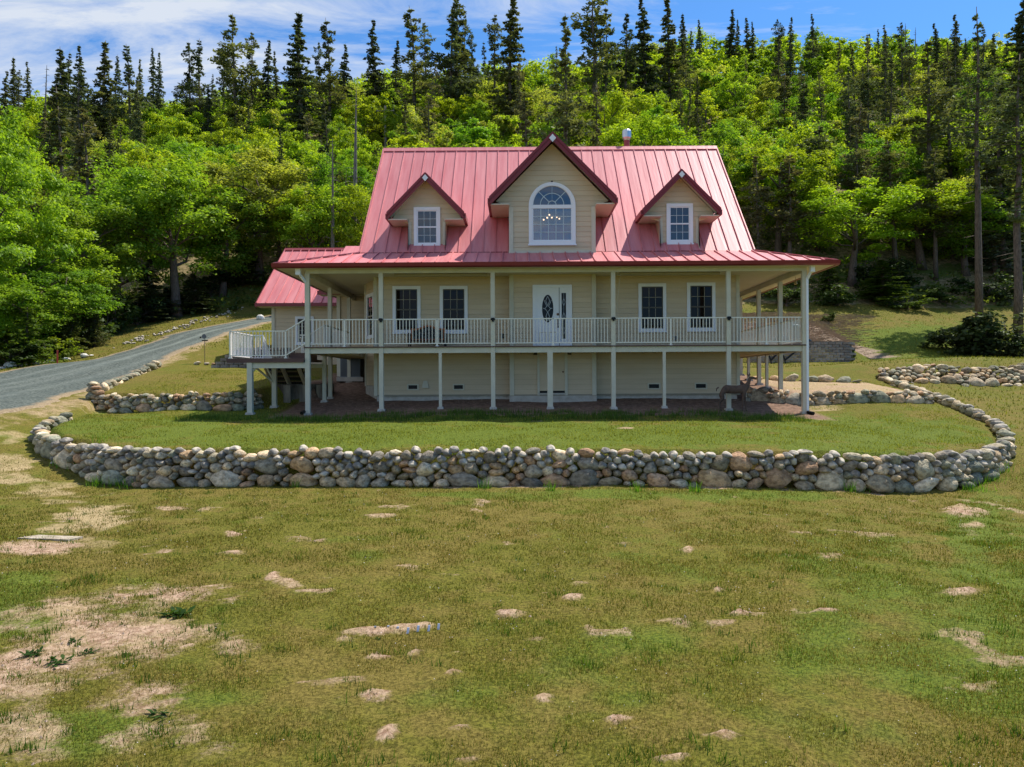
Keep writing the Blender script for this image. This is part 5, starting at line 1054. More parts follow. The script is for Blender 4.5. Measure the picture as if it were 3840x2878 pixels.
# ============================================================ the deer under the porch corner
def deer():
    g = g1(7.15, 25.62); r = empty('deer', (7.15, 25.62, g), 'dark brown doe standing in the shade by the right porch post, head raised', 'deer'); r.scale = (1.1, 1.1, 1.1)
    V_ = [(-.44, 0, .66, .115), (-.33, 0, .69, .145), (-.12, 0, .665, .135), (.10, 0, .665, .14), (.26, 0, .69, .125), (.36, 0, .80, .075), (.41, 0, .93, .055), (.44, 0, 1.03, .056), (.53, 0, 1.015, .040), (.60, 0, .995, .024)]
    E_ = [(i, i+1) for i in range(9)]
    def leg(root, pts):
        pr = root
        for p_ in pts: V_.append(p_); E_.append((pr, len(V_)-1)); pr = len(V_)-1
    for s_ in (-1, 1):
        o_ = .05 if s_ > 0 else -.03
        leg(0, [(-.43+o_, .085*s_, .52, .075), (-.39+o_, .085*s_, .40, .045), (-.49+o_, .08*s_, .28, .026), (-.46+o_, .08*s_, .10, .019), (-.44+o_, .08*s_, .012, .022)])
        q = .05 if s_ > 0 else -.06
        leg(4, [(.26+q*.5, .075*s_, .53, .055), (.26+q, .07*s_, .36, .030), (.27+q, .07*s_, .28, .024), (.26+q*1.3, .07*s_, .10, .018), (.28+q*1.4, .07*s_, .012, .022)])
    me_ = bpy.data.meshes.new('body'); me_.from_pydata([v[:3] for v in V_], E_, []); ob = link('body', me_, r); me_.materials.append(furm)
    md_ = ob.modifiers.new('skin', 'SKIN'); 
    for i, v in enumerate(V_): sk = me_.skin_vertices[0].data[i]; sk.radius = (v[3]*(.78 if i < 5 else 1), v[3]); sk.use_root = (i == 2)
    sb = ob.modifiers.new('sub', 'SUBSURF'); sb.levels = 2; sb.render_levels = 2
    for s_ in (-1, 1): MB().add([(.42, .03*s_, 1.05), (.40, .06*s_, 1.07), (.37, .14*s_, 1.17), (.43, .09*s_, 1.12), (.41, .05*s_, 1.03)], [(0, 1, 2, 3), (0, 3, 4), (1, 4, 2), (4, 3, 2), (0, 4, 1)]).build('ear', furm, r)
    for s_ in (-1, 1):
        b_ = bmesh.new(); bmesh.ops.create_uvsphere(b_, u_segments=8, v_segments=6, radius=.012); me2 = bpy.data.meshes.new('eye'); b_.to_mesh(me2); b_.free(); me2.materials.append(blackm); link('eye', me2, r, (.49, .036*s_, 1.045))
    b_ = bmesh.new(); bmesh.ops.create_uvsphere(b_, u_segments=8, v_segments=6, radius=.017); me2 = bpy.data.meshes.new('nose'); b_.to_mesh(me2); b_.free(); me2.materials.append(hoofm); link('nose', me2, r, (.612, 0, .995))
    MB().tube([(-.50, 0, .74), (-.555, 0, .70), (-.565, 0, .62)], [.02, .02, .008], 7).build('tail', furm, r, True)
deer()
# ============================================================ trees
def rvec(n): v = rng.normal(size=(n, 3)); return v/np.linalg.norm(v, axis=1)[:, None]
def leafquads(C, Nn, size, asp=.62):
    "kite shaped leaf sprays: centre C, normal Nn, size array"
    n = len(C); t_ = np.cross(Nn, rvec(n)); t_ /= np.linalg.norm(t_, axis=1)[:, None]+1e-9; b_ = np.cross(Nn, t_)
    s_ = size[:, None]; return np.stack([C-t_*s_*.5, C+b_*s_*asp*.5-t_*s_*.05+Nn*s_*.08, C+t_*s_*.5, C-b_*s_*asp*.5-t_*s_*.05-Nn*s_*.06], 1)
def broadleaf(seed, H, RR, nleaf, lsz, base=.22, npad=38, stems=1, pk=1.0):
    global rng; keep = rng; rng = np.random.default_rng(seed); rnd = random.Random(seed)
    tr = MB(); pads = []
    lean = (rnd.uniform(-.06, .06)*H, rnd.uniform(-.06, .06)*H)
    r0_ = H*.022+.05
    for s_ in range(stems):
        ox_, oy_ = ((0, 0) if stems == 1 else (rnd.uniform(-.4, .4), rnd.uniform(-.4, .4)))
        sp = [(ox_*k_*3+lean[0]*k_+rnd.uniform(-.02, .02)*H*k_, oy_*k_*3+lean[1]*k_+rnd.uniform(-.02, .02)*H*k_, H*k_) for k_ in (0, .12, .25, .4, .55, .7, .82)]
        tr.tube(sp, [r0_*1.35, r0_, r0_*.85, r0_*.65, r0_*.45, r0_*.25, r0_*.1], 7)
        nl = 9
        for q in range(nl):
            f_ = rnd.uniform(base+.04, .66); i = min(5, int(f_/.14)); k_ = [0, .12, .25, .4, .55, .7, .82]
            j = max(a for a in range(7) if k_[a] <= f_); j = min(j, 5); u = (f_-k_[j])/(k_[j+1]-k_[j]); p0 = np.array(sp[j])*(1-u)+np.array(sp[j+1])*u
            az = q*2.4+rnd.uniform(-.5, .5); L_ = RR*rnd.uniform(.55, .95)*(1-.35*max(0, f_-.4)); up_ = rnd.uniform(.35, .8)
            pts_ = [p0]
            for w in (.35, .7, 1.0): pts_.append(p0+np.array([math.cos(az+rnd.uniform(-.25, .25))*L_*w, math.sin(az+rnd.uniform(-.25, .25))*L_*w, L_*up_*w+rnd.uniform(-.04, .04)*H]))
            rr_ = r0_*(.5-.3*f_); tr.tube([tuple(p) for p in pts_], [rr_, rr_*.7, rr_*.45, rr_*.15], 5)
            for w in (2, 3): pads.append((pts_[w], RR*pk*rnd.uniform(.24, .36)))
            for _ in range(2):
                e = pts_[2]+np.array([rnd.uniform(-1, 1), rnd.uniform(-1, 1), rnd.uniform(.1, .7)])*RR*.42; tr.tube([tuple(pts_[1]), tuple((pts_[1]+e)/2+np.array([0, 0, .1])), tuple(e)], [rr_*.4, rr_*.25, rr_*.08], 4); pads.append((e, RR*pk*rnd.uniform(.2, .3)))
    cz = H*(.5+base*.5); rz = H*(1-base)*.5
    while len(pads) < npad:
        v = rvec(1)[0]; k_ = rnd.uniform(.6, .97); w = math.sqrt(max(.1, 1-.5*max(0, -v[2]))); pads.append((np.array([v[0]*RR*k_*w+lean[0]*.7, v[1]*RR*k_*w+lean[1]*.7, cz+v[2]*rz*k_]), RR*pk*rnd.uniform(.2, .34)))
    C = []; Nn = []; Sz = []; To = []
    ctr = np.array([lean[0]*.6, lean[1]*.6, cz-.15*H]); per = int(nleaf/len(pads))
    for (p, r_) in pads:
        n = max(20, int(per*rnd.uniform(.6, 1.4))); v = rvec(n); v[:, 2] = np.where(rng.random(n) < .72, np.abs(v[:, 2]), v[:, 2]*.8); k_ = rng.random(n)**.45
        q = p+v*k_[:, None]*np.array([r_, r_, r_*.72])*(.75+.5*rng.random((n, 1))); o_ = q-ctr; o_ /= np.linalg.norm(o_, axis=1)[:, None]+1e-9
        nv = rvec(n)*.7+o_*.2+v*.35+np.array([0, 0, .75]); nv /= np.linalg.norm(nv, axis=1)[:, None]
        C.append(q); Nn.append(nv); Sz.append(lsz*(.6+.8*rng.random(n))); To.append(np.clip(rnd.uniform(.25, .75)+rng.normal(0, .22, n), 0, 1))
    C, Nn, Sz, To = map(np.concatenate, (C, Nn, Sz, To)); m_ = C[:, 2] > H*base*.35; V = leafquads(C[m_], Nn[m_], Sz[m_])
    cm = quads_mesh('crown', V, leafm, To[m_]); tm = MB(); tm.v, tm.f = tr.v, tr.f
    me_ = bpy.data.meshes.new('trunk'); me_.from_pydata(tm.v, [], tm.f); me_.materials.append(bark); me_.shade_smooth(); rng = keep
    return (me_, cm, H, RR)
def conifer(seed, H, RR, lo=.15, step=.42, kind='pine', lsz=.34):
    global rng; keep = rng; rng = np.random.default_rng(seed); rnd = random.Random(seed)
    tr = MB(); r0_ = H*.008+.05; bend = [(rnd.uniform(-.01, .01)*H*k_, rnd.uniform(-.01, .01)*H*k_, H*k_) for k_ in (0, .2, .4, .6, .8, 1.0)]
    tr.tube(bend, [r0_*1.25, r0_, r0_*.82, r0_*.6, r0_*.36, .02], 7)
    def axis(f_): i = min(4, int(f_*5)); u = f_*5-i; return np.array(bend[i])*(1-u)+np.array(bend[i+1])*u
    C = []; Nn = []; Sz = []; To = []; z = H*lo
    while z < H*.985:
        f_ = z/H; t_ = (f_-lo)/(1-lo)
        env = (1-t_)**.8 if kind == 'fir' else (min(1, (1-t_)*1.9)**.75*(.65+.35*math.sin(t_*9+seed)))
        nb = rnd.choice([3, 4, 5]) if kind == 'fir' else rnd.choice([2, 3, 4])
        for b_ in range(nb):
            az = rnd.uniform(0, 6.28); L_ = max(.25, RR*env*rnd.uniform(.55, 1.15))
            if kind == 'pine' and t_ < .25 and rnd.random() < .45: L_ *= .45
            p0 = axis(f_); dr = -.10 if kind == 'fir' else rnd.uniform(-.12, .22); dv = np.array([math.cos(az), math.sin(az), 0.0]); sg = .22 if kind == 'fir' else -.10
            pe = p0+dv*L_+np.array([0, 0, dr*L_-sg*L_*.3]); pm = p0+dv*L_*.5+np.array([0, 0, dr*L_*.5+.06*L_])
            if L_ > .5: tr.tube([tuple(p0), tuple(pm), tuple(pe)], [r0_*.22*(1-t_*.6), r0_*.12, .01], 3, cap=False)
            n = int((9 if kind == 'fir' else 10)*L_/(lsz*1.15))+5; u = rng.random(n)**(.75 if kind == 'fir' else .55)
            q = p0*(1-u[:, None])**2+2*pm*(u*(1-u))[:, None]+pe*(u**2)[:, None]; side_ = np.array([-dv[1], dv[0], 0]); wd = (.30*(1-u*.6)*L_ if kind == 'fir' else .20*L_+.12)
            q = q+side_*((rng.random(n)-.5)*2*wd)[:, None]+np.array([0, 0, 1])*((rng.random(n)-.5)*(.16 if kind == 'fir' else .45*min(1, L_)))[:, None]
            nv = rvec(n)*.8+np.array([0, 0, .9]); nv /= np.linalg.norm(nv, axis=1)[:, None]
            C.append(q); Nn.append(nv); Sz.append(lsz*(.6+.8*rng.random(n))); To.append(np.clip(rnd.uniform(.2, .7)+rng.normal(0, .2, n), 0, 1))
        z += step*rnd.uniform(.6, 1.3)*(1 if kind == 'fir' else 1.25)
    if kind != 'snag' and lo > .2:    # dead stubs under the crown
        for _ in range(16):
            f_ = rnd.uniform(.08, lo); az = rnd.uniform(0, 6.28); p0 = axis(f_); L_ = rnd.uniform(.3, 1.2); tr.tube([tuple(p0), (p0[0]+math.cos(az)*L_, p0[1]+math.sin(az)*L_, p0[2]-.15*L_)], [.03, .008], 3, cap=False)
    C, Nn, Sz, To = map(np.concatenate, (C, Nn, Sz, To)); V = leafquads(C, Nn, Sz, .42)
    cm = quads_mesh('crown', V, needlem, To); me_ = bpy.data.meshes.new('trunk'); me_.from_pydata(tr.v, [], tr.f); me_.materials.append(bark); me_.shade_smooth(); rng = keep
    return (me_, cm, H, RR)
def snag(seed, H):
    rnd = random.Random(seed); tr = MB(); r0_ = H*.012+.05; tr.tube([(0, 0, 0), (rnd.uniform(-.1, .1), 0, H*.5), (rnd.uniform(-.25, .25), 0, H)], [r0_, r0_*.7, .03], 6)
    for _ in range(46):
        f_ = rnd.uniform(.3, .97); az = rnd.uniform(0, 6.28); L_ = rnd.uniform(.4, 1.7)*(1.25-f_); tr.tube([(0, 0, f_*H), (math.cos(az)*L_*.6, math.sin(az)*L_*.6, f_*H+.12*L_), (math.cos(az)*L_, math.sin(az)*L_, f_*H-.1*L_)], [.045, .025, .008], 3, cap=False)
    me_ = bpy.data.meshes.new('trunk'); me_.from_pydata(tr.v, [], tr.f); me_.materials.append(barkg); return (me_, None, H, 1)
FARB = [broadleaf(100+i, 10+(i % 3), 4.2+.4*(i % 4), 6500, .36, base=.16, npad=54, pk=.88) for i in range(6)]
MIDB = [broadleaf(200+i, 12+(i % 2), 5.0, 17000, .25, base=.20, npad=78, pk=.78) for i in range(4)]
NEARB = [broadleaf(300+i, 11, 5.2, 30000, .20, base=.06, npad=105, pk=.62, stems=1) for i in range(2)]
PINE = [conifer(400+i, 20, 2.9, lo=(.12, .22, .35, .45)[i % 4], kind='pine', lsz=.42) for i in range(5)]
FIR = [conifer(500+i, 20, 3.0, lo=.04, kind='fir', step=.36, lsz=.40) for i in range(4)]
TALLP = [conifer(600+i, 22, 2.2, lo=.42, kind='pine', step=.42, lsz=.30) for i in range(2)]
YF = [conifer(700+i, 5, 1.5, lo=.03, kind='fir', step=.15, lsz=.16) for i in range(2)]
SHR = [broadleaf(800+i, 3, 1.9, 2600, .22, base=.02, npad=26) for i in range(3)]
SNG = [snag(900+i, 16) for i in range(2)]
for (tm_, cm_, *_x) in [*FARB, *PINE, *FIR]: pass
def plant(name, proto, x, y_, H, label, cat, group, col, wide=1.0, rz=None, zoff=-.15, trunkcol=None):
    g = g1(x, y_); r = empty(name, (x, y_, g+zoff), label, cat, group); k = H/proto[2]; r.scale = (k*wide, k*wide, k); r.rotation_euler = (random.gauss(0, .025), random.gauss(0, .025), random.uniform(0, 6.28) if rz is None else rz)
    t_ = link('trunk', proto[0], r)
    if proto[1] is not None:
        c = link('crown', proto[1], r); c.color = (*col, 1)
    return r
def gcol(kind):
    j = lambda a, b: random.uniform(a, b)
    if kind == 'lime': k = j(.85, 1.15); return (.27*k*j(.82, 1.08), .345*k, .026*k)
    if kind == 'green': k = j(.8, 1.15); return (.175*k*j(.8, 1.15), .28*k, .03*k)
    if kind == 'pale': k = j(.85, 1.1); return (.31*k, .34*k, .075*k)
    if kind == 'dark': k = j(.75, 1.2); return (.09*k, .11*k, .062*k)
    if kind == 'pine': k = j(.75, 1.25); return (.13*k, .14*k, .066*k)
    if kind == 'grey': k = j(.8, 1.2); return (.165*k, .155*k, .09*k)
# --- the canopy on the hill
pts = []; y_ = 64.0
while y_ < 156:
    sp = 4.7+max(0, 78-y_)*.07; x = -(.70*y_+6)+random.uniform(0, sp)
    while x < .70*y_+6:
        pts.append((x+random.uniform(-1.4, 1.4), y_+random.uniform(-1.5, 1.5))); x += sp*random.uniform(.85, 1.25)
    y_ += sp*.92
def hidden(x, y_, h):
    px, py = proj(np.array(x), np.array(y_), np.array(g1(x, y_)+h)); return 1440 < px < 2680 and py > 600
def zone(what, kd, x, y_):
    px = 1940+x/y_*2922
    sd_ = 'far left of the house' if px < 700 else 'left of the house' if px < 1400 else 'behind the left roof half' if px < 2060 else 'behind the right roof half' if px < 2720 else 'right of the house' if px < 3250 else 'far right of the house'
    hb = 'at the wooded hill foot' if y_ < 78 else 'low on the wooded hill' if y_ < 96 else 'halfway up the wooded hill' if y_ < 120 else 'near the wooded crest'
    return {'lime': 'lime green', 'green': 'mid green', 'pale': 'pale yellow green', 'dark': 'dark'}[kd]+' '+what+' '+hb+', '+sd_
BL = []; CN = []
for (x, y_) in pts:
    px = 1940+x/y_*2922
    if x > 6 and y_ < 69: continue
    if 1385 < px < 1500 and 80 < y_ < 112: continue
    if 1120 < px < 1260 and 98 < y_ < 118: continue
    right = float(sstep(2700, 3500, px)); leftd = float(sstep(900, 100, px)); pc = .10+.24*right+.16*leftd
    h = random.uniform(8, 10.5) if y_ < 82 else random.uniform(6.4, 9.2)
    if x < np.interp(y_, [58, 66, 80], [-24, -20, -60]) + 0 and y_ < 66: continue
    if random.random() < pc*(1 if y_ < 120 else .2):
        hh = random.uniform(9, 15)
        if not hidden(x, y_, hh): CN.append((x, y_, hh))
    elif not hidden(x, y_, h): BL.append((x, y_, h, random.choices(['lime', 'green', 'pale'], [6, 3+3*leftd+2*right, 1.2])[0]))
BL.sort(key=lambda q: q[1]); print('canopy', len(BL), len(CN))
for (x, y_, h, kd) in BL[:255]:
    plant('broadleaf_tree', random.choice(MIDB if y_ < 76 else FARB), x, y_, h, ('small ' if h < 7.6 else 'larger ')+zone('broadleaf tree', kd, x, y_), 'broadleaf tree', ('small ' if h < 7.6 else 'larger ')+zone('broadleaf trees', kd, x, y_), gcol(kd), random.uniform(.72, .98))
for (x, y_, hh) in CN:
    plant('pine_tree', random.choice(PINE if random.random() < .7 else FIR), x, y_, hh, ('short ' if hh < 12 else 'tall ')+zone('conifer', 'dark', x, y_), 'conifer tree', ('short ' if hh < 12 else 'tall ')+zone('conifers', 'dark', x, y_), gcol(random.choice(['pine', 'grey', 'pine', 'dark'])), random.uniform(.75, 1.05))
# the rest of the crowns near the crest, joined by colour
def arrays(me_):
    v = np.zeros(len(me_.vertices)*3, np.float32); me_.vertices.foreach_get('co', v); t_ = np.zeros(len(me_.vertices), np.float32); me_.attributes['tone'].data.foreach_get('value', t_); return v.reshape(-1, 4, 3), t_[::4]
FA = [(arrays(p[1]), p[2]) for p in FARB]
for kd in ('lime', 'green', 'pale'):
    VV = []; TT = []
    for (x, y_, h, k2) in BL[255:]:
        if k2 != kd: continue
        (v, t_), H0 = random.choice(FA); s_ = rng.choice(len(v), 2000, False); w = v[s_]; c0_ = w.mean(1, keepdims=True); w = c0_+(w-c0_)*1.65; k_ = h/H0; az = random.uniform(0, 6.28); wd = random.uniform(.75, .98); ca, sa = math.cos(az), math.sin(az)
        q = np.stack([(w[..., 0]*ca-w[..., 1]*sa)*k_*wd+x, (w[..., 0]*sa+w[..., 1]*ca)*k_*wd+y_, w[..., 2]*k_+g1(x, y_)-.1], -1); VV.append(q); TT.append(np.clip(t_[s_]+random.uniform(-.25, .25), 0, 1))
    if VV:
        o = link('far_woods', quads_mesh('far_woods', np.concatenate(VV), leafm, np.concatenate(TT))); random.seed(len(VV)); o.color = (*gcol(kd), 1)
        tag(o, {'lime': 'lime green', 'green': 'mid green', 'pale': 'pale green'}[kd]+' far crowns of the woods towards the crest of the hill', None, None, 'stuff')
# --- skyline conifers, one by one: (x, y of the tip, on the scale of the 2212 px wide photograph), distance, kind, half-width factor
SKY = [(8,150,120,'f',.9), (33,124,138,'f',.9), (57,132,142,'f',.8), (92,140,120,'s',1), (127,104,96,'f',1.15), (152,112,118,'p',.9), (176,100,112,'f',.9), (217,82,106,'f',1.2), (243,118,126,'f',.8), (286,92,104,'p',1.0), (303,126,132,'f',.7), (331,103,136,'f',.7), (342,108,128,'f',.7),
       (414,90,120,'p',.9), (433,86,118,'p',1.0), (480,88,124,'p',.9), (512,27,112,'p',1.15), (541,70,118,'p',.9), (573,83,116,'f',.9), (598,112,128,'f',.7), (650,21,106,'f',1.25), (689,88,126,'p',.8), (713,38,112,'p',1.0), (738,98,118,'f',1.0), (813,44,120,'f',1.05), (851,81,126,'f',.9), (896,15,114,'p',1.15), (922,48,122,'p',.9),
       (968,2,112,'p',1.1), (986,-6,114,'p',1.0), (1002,33,120,'p',.75), (1029,68,130,'p',.8), (1047,88,134,'p',.6), (1067,32,122,'p',.9), (1098,-8,108,'f',1.2), (1288,-22,98,'p',1.3), (1308,12,104,'p',.8), (1347,22,112,'p',1.0), (1398,-10,104,'f',1.0), (1446,-4,108,'f',1.05), (1475,30,120,'f',.8), (1500,60,130,'f',.7), (1512,38,134,'f',.7),
       (1578,22,134,'f',1.0), (1592,40,136,'f',.7), (1613,36,138,'f',.9), (1628,46,138,'f',.7), (1873,70,138,'f',.8), (1895,62,136,'p',.7), (1916,68,134,'p',.7), (1957,50,130,'s',1), (1976,64,132,'s',1), (2030,48,122,'f',.95), (2058,34,118,'f',1.0), (2126,52,116,'p',.9), (2149,72,118,'f',.9), (2170,88,124,'f',.9), (2085,84,128,'f',.8), (2200,-5,92,'f',1.3)]
ordn = ['first', 'second', 'third', 'fourth', 'fifth', 'sixth', 'seventh', 'eighth', 'ninth', 'tenth', 'eleventh', 'twelfth', 'thirteenth', 'fourteenth', 'fifteenth', 'sixteenth', 'seventeenth', 'eighteenth', 'nineteenth', 'twentieth']
def nth(n): return ordn[n-1] if n <= 20 else ('twenty ' if n < 30 else 'thirty ' if n < 40 else 'forty ' if n < 50 else 'fifty ')+(ordn[n % 10-1] if n % 10 else 'zero')
for i, (sx_, sy_, Y, kd, wd) in enumerate(SKY):
    tip = PD(sx_, sy_, Y); g = g1(tip[0], Y); H = tip[2]-g+.15
    if H < 5: H = 6
    side_n = ('left' if sx_ < 760 else 'middle' if sx_ < 1250 else 'right')
    st_ = [s for s in SKY if ('left' if s[0] < 760 else 'middle' if s[0] < 1250 else 'right') == side_n]; st_.sort(); k_ = st_.index((sx_, sy_, Y, kd, wd))+1
    look = {'f': 'dense pointed dark fir', 'p': 'loose branched dark pine', 's': 'bare grey dead tree'}[kd]
    where = {'left': 'left skyline, %s from the left', 'middle': 'skyline above the left roof, %s from the left', 'right': 'skyline right of the centre gable, %s along'}[side_n] % nth(k_)
    pr = random.choice({'f': FIR, 'p': PINE, 's': SNG}[kd]); rad = max(1.8, min(4.0, H*.175))*wd
    plant('fir_tree' if kd == 'f' else 'pine_tree' if kd == 'p' else 'dead_tree', pr, tip[0], Y, H, look+' on the '+where, 'conifer tree', 'skyline conifers', gcol(random.choice(['dark', 'dark', 'pine'])), rad/(pr[3]*H/pr[2]) if kd != 's' else 1)
# --- trees one can tell apart nearer by: kind, base x, base y (None = from the ground), tip y, distance, half width m, colour, label
SOLO = [
 ('P', 1215, 36, 74, 3.3, 'pine', 'tall dark pine standing clear behind the ridge beside the centre gable'), ('P', 1137, 205, 70, 2.2, 'grey', 'slim grey green pine just left of the tall pine behind the ridge'), ('P', 650, 240, 92, 1.6, 'grey', 'thin pine behind the left roof slope by the bare pole trunk'),
 ('P', 925, 205, 88, 2.3, 'grey', 'grey green pine behind the ridge left of the centre gable'), ('S', 760, 180, 66, 1, 'grey', 'bare dead trunk standing beside the left roof edge'), ('S', 716, 300, 62, 1, 'grey', 'short dead snag left of the bare trunk at the roof'),
 ('P', 128, 190, 66, 3.2, 'pine', 'tall dark pine behind the big bright tree at the left edge'), ('P', 205, 230, 60, 3.0, 'grey', 'grey green pine with a dark trunk left of the spreading maple'), ('P', 172, 160, 74, 2.8, 'dark', 'dark pine between two taller conifers at the left'), 
 ('B', 381, 330, 59, 5.4, 'green', 'spreading maple with dark trunk on the bank above the driveway'), ('B', 250, 350, 58, 4.6, 'green', 'mid green broadleaf tree left of the spreading maple'), ('B', 560, 330, 67, 5.2, 'pale', 'yellow green tree with crooked dark limbs left of the house roof'),
 ('B', 480, 410, 64, 4.2, 'green', 'shadier green tree between the spreading maple and the garage'), ('B', 690, 400, 66, 4.4, 'lime', 'lime green tree close behind the left roof slope'), ('B', 180, 420, 54, 4.0, 'green', 'low broadleaf tree over the undergrowth at the left'), ('B', 110, 480, 49, 3.8, 'green', 'leafy tree just right of the big tree at the left edge'),
 ('N', -20, 232, 46, 4.4, 'lime2', 'big bright green tree filling the left picture edge'), ('N', -110, 380, 41, 4.2, 'lime2', 'bright leafy branches hanging in from the left edge above the driveway'),
 ('B', 1300, 200, 84, 4.6, 'lime', 'round lime green tree right of the tall pine above the ridge'), ('B', 1400, 250, 74, 4.8, 'lime', 'open crowned tree with dark limbs behind the stove pipe'), ('B', 1560, 270, 72, 4.4, 'green', 'pale green broadleaf tree at the right end of the ridge'), ('B', 1680, 300, 68, 4.6, 'lime', 'yellow green tree leaning out right of the roof'),
 ('P', 1704, 330, 64, 2.6, 'grey', 'grey green pine just right of the main roof slope'), ('P', 1765, 270, 70, 3.0, 'dark', 'tall dark pine above the right porch eave'), ('P', 1640, 330, 64, 2.0, 'grey', 'slim pine behind the right edge of the roof'), ('P', 1740, 180, 88, 3.2, 'dark', 'dark broad pine high right of the roof'), ('P', 1695, 160, 90, 2.8, 'pine', 'grey trunked pine beside the dark broad pine'),
 ('B', 1838, 395, 64, 5.0, 'lime', 'leafy maple on the shelf right of the porch roof'), ('F', 1905, 560, 60, 2.6, 'green2', 'young green fir in front of the leafy maple'), ('B', 1990, 380, 67, 5.4, 'lime', 'wide bright tree right of the leafy maple'), ('B', 2085, 420, 66, 4.6, 'green', 'shaded broadleaf tree behind the thin straight pine'),
 ('T', 2112, 24, 56, 2.3, 'pine2', 'very tall thin straight pine near the right edge'), ('T', 2196, 120, 50, 2.4, 'pine2', 'tall thin pine at the right edge behind the dark shrub'), ('P', 1873, 150, 84, 3.0, 'dark', 'dark pine on the upper slope right of the porch'), ('P', 2005, 92, 72, 3.6, 'pine', 'big dark pine on the slope left of the thin straight pine'), ('P', 2052, 150, 76, 3.2, 'dark', 'dark pine just left of the thin straight pine'),
 ('F', 2165, 170, 66, 3.6, 'dark', 'dark fir at the upper right edge'), ('P', 2020, 330, 65, 2.4, 'pine', 'grey barked pine on the shelf, left of the thin straight pine'), ('P', 1935, 300, 66, 2.8, 'pine', 'pine behind the wide bright tree on the right'), ('F', 1790, 560, 61, 1.7, 'green2', 'small dark fir under the right porch eave'), ('P', 2150, 300, 66, 2.6, 'pine', 'pine between the two thin tall pines at the right'),
 ('P', 1845, 230, 72, 2.6, 'grey', 'grey green pine behind the leafy maple crown'), ('F', 525, 520, 66, 2.6, 'dark', 'dark fir in the shade left of the garage'), ('F', 330, 560, 58, 2.4, 'dark', 'dark young fir under the spreading maple, left side'), ('F', 420, 590, 60, 2.2, 'dark', 'dark young fir under the spreading maple, right side'),
 ('B', 130, 560, 47, 3.0, 'green', 'bushy green tree above the pale boulders at the left'), ('B', 60, 600, 44, 3.0, 'green', 'bushy green tree over the driveway edge, far left')]
PR = {'P': PINE, 'S': SNG, 'B': MIDB, 'N': NEARB, 'F': FIR, 'T': TALLP}
for i, (kd, sx_, sy_, Y, hw_, colr, lb) in enumerate(SOLO):
    tip = PD(sx_, sy_, Y); g = g1(tip[0], Y); H = max(2.5, tip[2]-g+.15); pr = PR[kd][i % len(PR[kd])]
    col = {'lime2': (.20, .32, .028), 'green2': (.085, .135, .025), 'pine2': (.10, .125, .06)}.get(colr) or gcol(colr)
    plant({'P': 'pine_tree', 'S': 'dead_tree', 'B': 'broadleaf_tree', 'N': 'broadleaf_tree', 'F': 'fir_tree', 'T': 'pine_tree'}[kd], pr, tip[0], Y, H, lb, 'tree', None, col, hw_/(pr[3]*H/pr[2]) if kd != 'S' else 1, rz=i*1.3)
# --- undergrowth and shrubs
def shrub(sx_, sy_, Y, H, w, col, lb, grp=None, proto=None, yf_=False, cat='shrub'):
    p = PD(sx_, sy_, Y); pr = proto or (YF if yf_ else SHR)[int(sx_) % (2 if yf_ else 3)]
    return plant('young_fir' if yf_ else 'shrub', pr, p[0], Y, H, lb, cat, grp, col, w/(pr[3]*H/pr[2]), zoff=-.1 if yf_ else -.22*H)
for (sx_, Y, H, w, col, lb, yf_) in [(60, 41.2, 3.2, 1.7, (.10,.16,.02), 'bright young fir above the largest pale boulder', True), (150, 45.2, 2.6, 1.3, (.10,.12,.035), 'olive young fir right of the bright young fir', True), (205, 48, 2.6, 1.2, (.09,.10,.04), 'pale olive young fir just right of the red stake', True), (100, 42.6, 1.8, 1.4, (.15,.20,.02), 'yellow green bush behind the pale boulders', False),
        (20, 40.2, 1.6, 1.6, (.05,.08,.02), 'dark green bush at the left edge behind the boulders', False), (165, 49, 3.0, 1.8, (.04,.065,.02), 'dark bush between the olive young firs', False), (250, 54, 3.2, 1.8, (.05,.08,.02), 'dark undergrowth bush left of the grassy bank', False), (300, 57, 3.0, 1.8, (.05,.08,.025), 'dark bush below the spreading maple', False),
        (350, 60, 2.6, 1.8, (.035,.055,.02), 'low dark bush at the foot of the spreading maple', False), (455, 64, 2.6, 2.2, (.035,.055,.02), 'dark bush at the top of the grassy bank', False), (120, 47, 2.5, 1.9, (.08,.13,.02), 'green bush deeper in the wood at the left', False), (30, 45, 3.4, 2.2, (.08,.14,.02), 'tall green bush at the far left of the wood', False), (210, 52, 3.8, 2.2, (.045,.075,.02), 'tall dark bush under the low broadleaf tree', False),
        (2075, 46.5, 2.5, 2.1, (.045,.06,.025), 'dark green bushy pine shrub in the right yard, left part', False), (2125, 45.8, 3.1, 2.4, (.05,.072,.025), 'dark green bushy pine shrub in the right yard, middle part', False), (2185, 45.2, 3.0, 2.3, (.045,.06,.025), 'dark shrub at the right picture edge', False), (1790, 53.5, .9, .5, (.06,.085,.02), 'small round bush on top of the grassy bank', False),
        (1700, 58, 2.0, 1.5, (.05,.08,.02), 'dark bush seen between the right porch posts', False), (1650, 61, 2.4, 1.8, (.05,.08,.02), 'dark bush behind the first right porch post', False), (1810, 58.5, 1.8, 1.8, (.05,.08,.02), 'low shaded bush under the leafy maple', False), (1960, 58, 1.2, 1.6, (.07,.11,.02), 'pale green bush on the shelf under the trees', False), (2040, 60, 1.6, 1.8, (.05,.08,.02), 'dark bush on the shelf behind the grey barked pine', False),
        (1920, 63, 3.0, 2.4, (.035,.055,.02), 'tall dark bush deep under the trees at the right', False), (2140, 61, 2.6, 2.4, (.035,.055,.02), 'tall dark bush behind the thin straight pine', False)]:
    shrub(sx_, 800, Y, H, w, col, lb, None, None, yf_)
